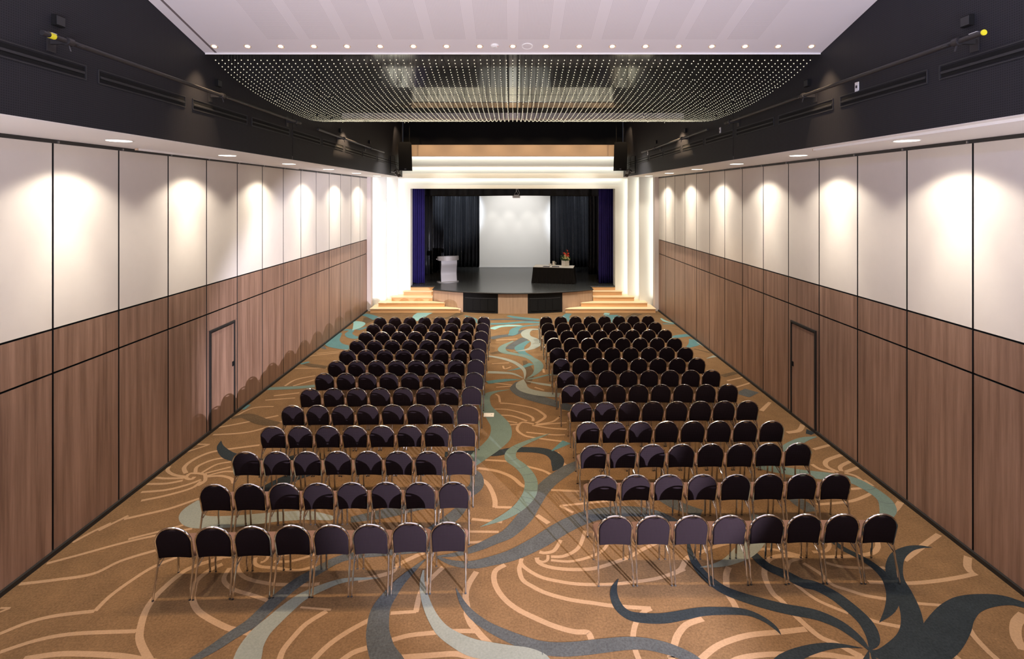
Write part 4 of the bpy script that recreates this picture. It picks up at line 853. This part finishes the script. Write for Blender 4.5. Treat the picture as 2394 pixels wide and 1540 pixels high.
# ------------------------------------------------------------------ chairs
def chair_meshes():
    me = {}
    TOP, BOT, HWB = 0.872, 0.455, 0.212
    def bp(u, v, d=0.0):                               # point on the leaning back plane, d = forward
        z = BOT + v; y = 0.085 - 0.085 * v / (TOP - BOT)
        return (u, y + d, z)
    hgt = TOP - BOT - 0.012
    def outline(inset, n=26):
        pts = []; r = HWB - inset; vs = hgt - HWB * 0.93
        pts.append((-(r - 0.010), 0.0))
        for k in range(n + 1):
            a = PI - PI * k / n; pts.append((r * math.cos(a), vs + (HWB * 0.93 - inset) * math.sin(a)))
        pts.append((r - 0.010, 0.0)); return pts
    fr = MB(); ol = outline(0.0)
    path = [bp(-0.200, -0.035, 0.012)] + [bp(u, v) for u, v in ol] + [bp(0.200, -0.035, 0.012)]
    fr.tube(path, 0.0125, 8)
    for sx in (-1, 1):
        fr.tube([(sx * 0.2, 0.10, 0.43), (sx * 0.2, 0.105, 0.455)], [0.018, 0.016], 8)
    me['back_frame'] = fr.mesh('back_frame', M['chrome'])
    pad = MB(); po = outline(0.0115)
    po2 = []
    for u, v in po:
        if v > hgt * 0.8: v -= 0.024 * max(0.0, 1 - (u / 0.068) ** 2)
        po2.append((u, v))
    nn = 9
    po2 += [(0.19 - 0.38 * k / nn, 0.012 * math.sin(PI * k / nn)) for k in range(1, nn)]
    cx, cy = 0.0, 0.2
    def sc_(p, f): return (cx + (p[0] - cx) * f, cy + (p[1] - cy) * f)
    R = [[bp(*sc_(p, 0.90), -0.020) for p in po2], [bp(*sc_(p, 0.97), -0.016) for p in po2], [bp(*p, -0.006) for p in po2], [bp(*p, 0.010) for p in po2], [bp(*sc_(p, 0.96), 0.030) for p in po2], [bp(*sc_(p, 0.85), 0.038) for p in po2]]
    o = fixn(pad.rings(R).build('backrest', M['back'])); me['backrest'] = o.data; bpy.data.objects.remove(o)
    so = []
    for x, y, r0 in ((-0.2, 0.148, 0.03), (0.2, 0.148, 0.03), (0.22, 0.53, 0.08), (-0.22, 0.53, 0.08)):
        qx = -1 if x < 0 else 1; qy = -1 if y < 0.3 else 1
        a0 = {(-1, -1): PI, (1, -1): 1.5 * PI, (1, 1): 0, (-1, 1): 0.5 * PI}[(qx, qy)]
        so += [(x - qx * r0 + r0 * math.cos(a0 + PI / 2 * k / 4), y - qy * r0 + r0 * math.sin(a0 + PI / 2 * k / 4)) for k in range(5)]
    def ss(p, f): return (p[0] * f, 0.335 + (p[1] - 0.335) * f)
    R = [[(*ss(p, f), z) for p in so] for f, z in ((0.95, 0.422), (0.985, 0.43), (1.0, 0.448), (0.99, 0.465), (0.94, 0.478), (0.7, 0.484))]
    o = fixn(MB().rings(R).build('seat', M['seat'])); me['seat'] = o.data; bpy.data.objects.remove(o)
    for sx, nm in ((-1, 'a'), (1, 'b')):
        rl_ = MB().tube([(sx * 0.2, 0.10, 0.435), (sx * 0.195, 0.12, 0.418), (sx * 0.195, 0.45, 0.418), (sx * 0.195, 0.465, 0.40)], 0.010, 8)
        rl_.tube([(sx * 0.202, 0.075, 0.345), (sx * 0.185, 0.20, 0.412)], 0.008, 6)
        me['rail' + nm] = rl_.mesh('seat_rail', M['chrome'])
        lg = MB().tube([(sx * 0.204, 0.10, 0.44), (sx * 0.209, 0.085, 0.37), (sx * 0.2155, 0.0, 0.012)], 0.0128, 8); lg.tube([(sx * 0.2155, 0.0, 0.014), (sx * 0.2155, -0.003, 0.0)], 0.0128, 8, 1)
        me['rear' + nm] = lg.mesh('leg', [M['chrome'], M['rubber']])
        lg = MB().tube([(sx * 0.195, 0.465, 0.42), (sx * 0.198, 0.485, 0.012)], 0.0135, 8); lg.tube([(sx * 0.198, 0.485, 0.014), (sx * 0.198, 0.486, 0.0)], 0.0135, 8, 1)
        me['front' + nm] = lg.mesh('leg', [M['chrome'], M['rubber']])
    return me
CM = chair_meshes()
PARTS = (('seat', 'seat'), ('backrest', 'backrest'), ('back_frame', 'back_frame'), ('leg', 'reara'), ('leg', 'rearb'), ('leg', 'fronta'), ('leg', 'frontb'), ('seat_rail', 'raila'), ('seat_rail', 'railb'))
proto = empty('stacking_chair')
for n_, k in PARTS:
    o = bpy.data.objects.new(n_, CM[k]); COL.objects.link(o); o.parent = proto
remember(proto)
# back-top pixels of the two end chairs of every row, from the row nearest the camera to the stage
LROWS = [((400,1231),(1047,1218)), ((500,1129),(1060,1124)), ((573,1054),(1073,1052)), ((635,995),(1083,991)), ((682,946),(1093,943)), ((724,907),(1102,902)), ((757,871),(1108,869)), ((786,842),(1112,839)), ((811,816.5),(1116,814)), ((834,794),(1120,792)), ((854,774.5),(1125,772.5)), ((872,756),(1128,754)), ((888,740.5),(1131,739))]
RROWS = [((1440,1203),(2062,1198)), ((1409,1108),(1957,1105)), ((1388,1038),(1869,1033)), ((1375,984),(1806,981)), ((1360,938),(1750,935)), ((1336,898),(1704,896.5)), ((1324,865.5),(1664.5,863)), ((1313,837),(1630,835)), ((1304,811.5),(1603,810)), ((1295.5,789),(1578,788)), ((1288.5,771),(1555.5,769)), ((1281.5,753.5),(1532.5,751.5)), ((1277,738.5),(1515.6,736.5))]
def top_pt(p):
    y = F * (H - 0.885) / (p[1] - PY); return Vector(((p[0] - PX) * y / F, y))
first = True
rc = random.Random(5)
for sx, ROWS in ((-1, LROWS), (1, RROWS)):
    for r, (a, b) in enumerate(ROWS):
        A, B = top_pt(a), top_pt(b)
        # smooth the row depth: the rows are evenly pitched
        mp = 7 * 0.4585                                  # chairs never closer than their leg spread
        if (B - A).length < mp:
            if sx > 0: B = A + (B - A).normalized() * mp
            else: A = B + (A - B).normalized() * mp
        yaw = math.atan2(B.y - A.y, B.x - A.x)
        for k in range(8):
            p = A + (B - A) * (k / 7)
            o = proto if first else copy_tree(proto)
            first = False
            o.location = (p.x + rc.uniform(-.002, .002), p.y + rc.uniform(-.008, .008), 0.0045)
            o.rotation_euler = (0, 0, yaw * 0.8 + rc.uniform(-.01, .01))
            fa = (7 - k) if sx < 0 else k                # places from the aisle
            row = ('%s row from the stage' % ORD[12 - r]) if r > 5 else ('%s row from the back' % ORD[r])
            pl = 'on the aisle' if fa == 0 else ('%s from the aisle' % ORD[fa] if fa < 7 else 'at the wall end')
            tag(o, 'chrome framed black chair %s, %s, %s' % (pl, row, sidename(sx)), 'chair', 'rows of stacking chairs')
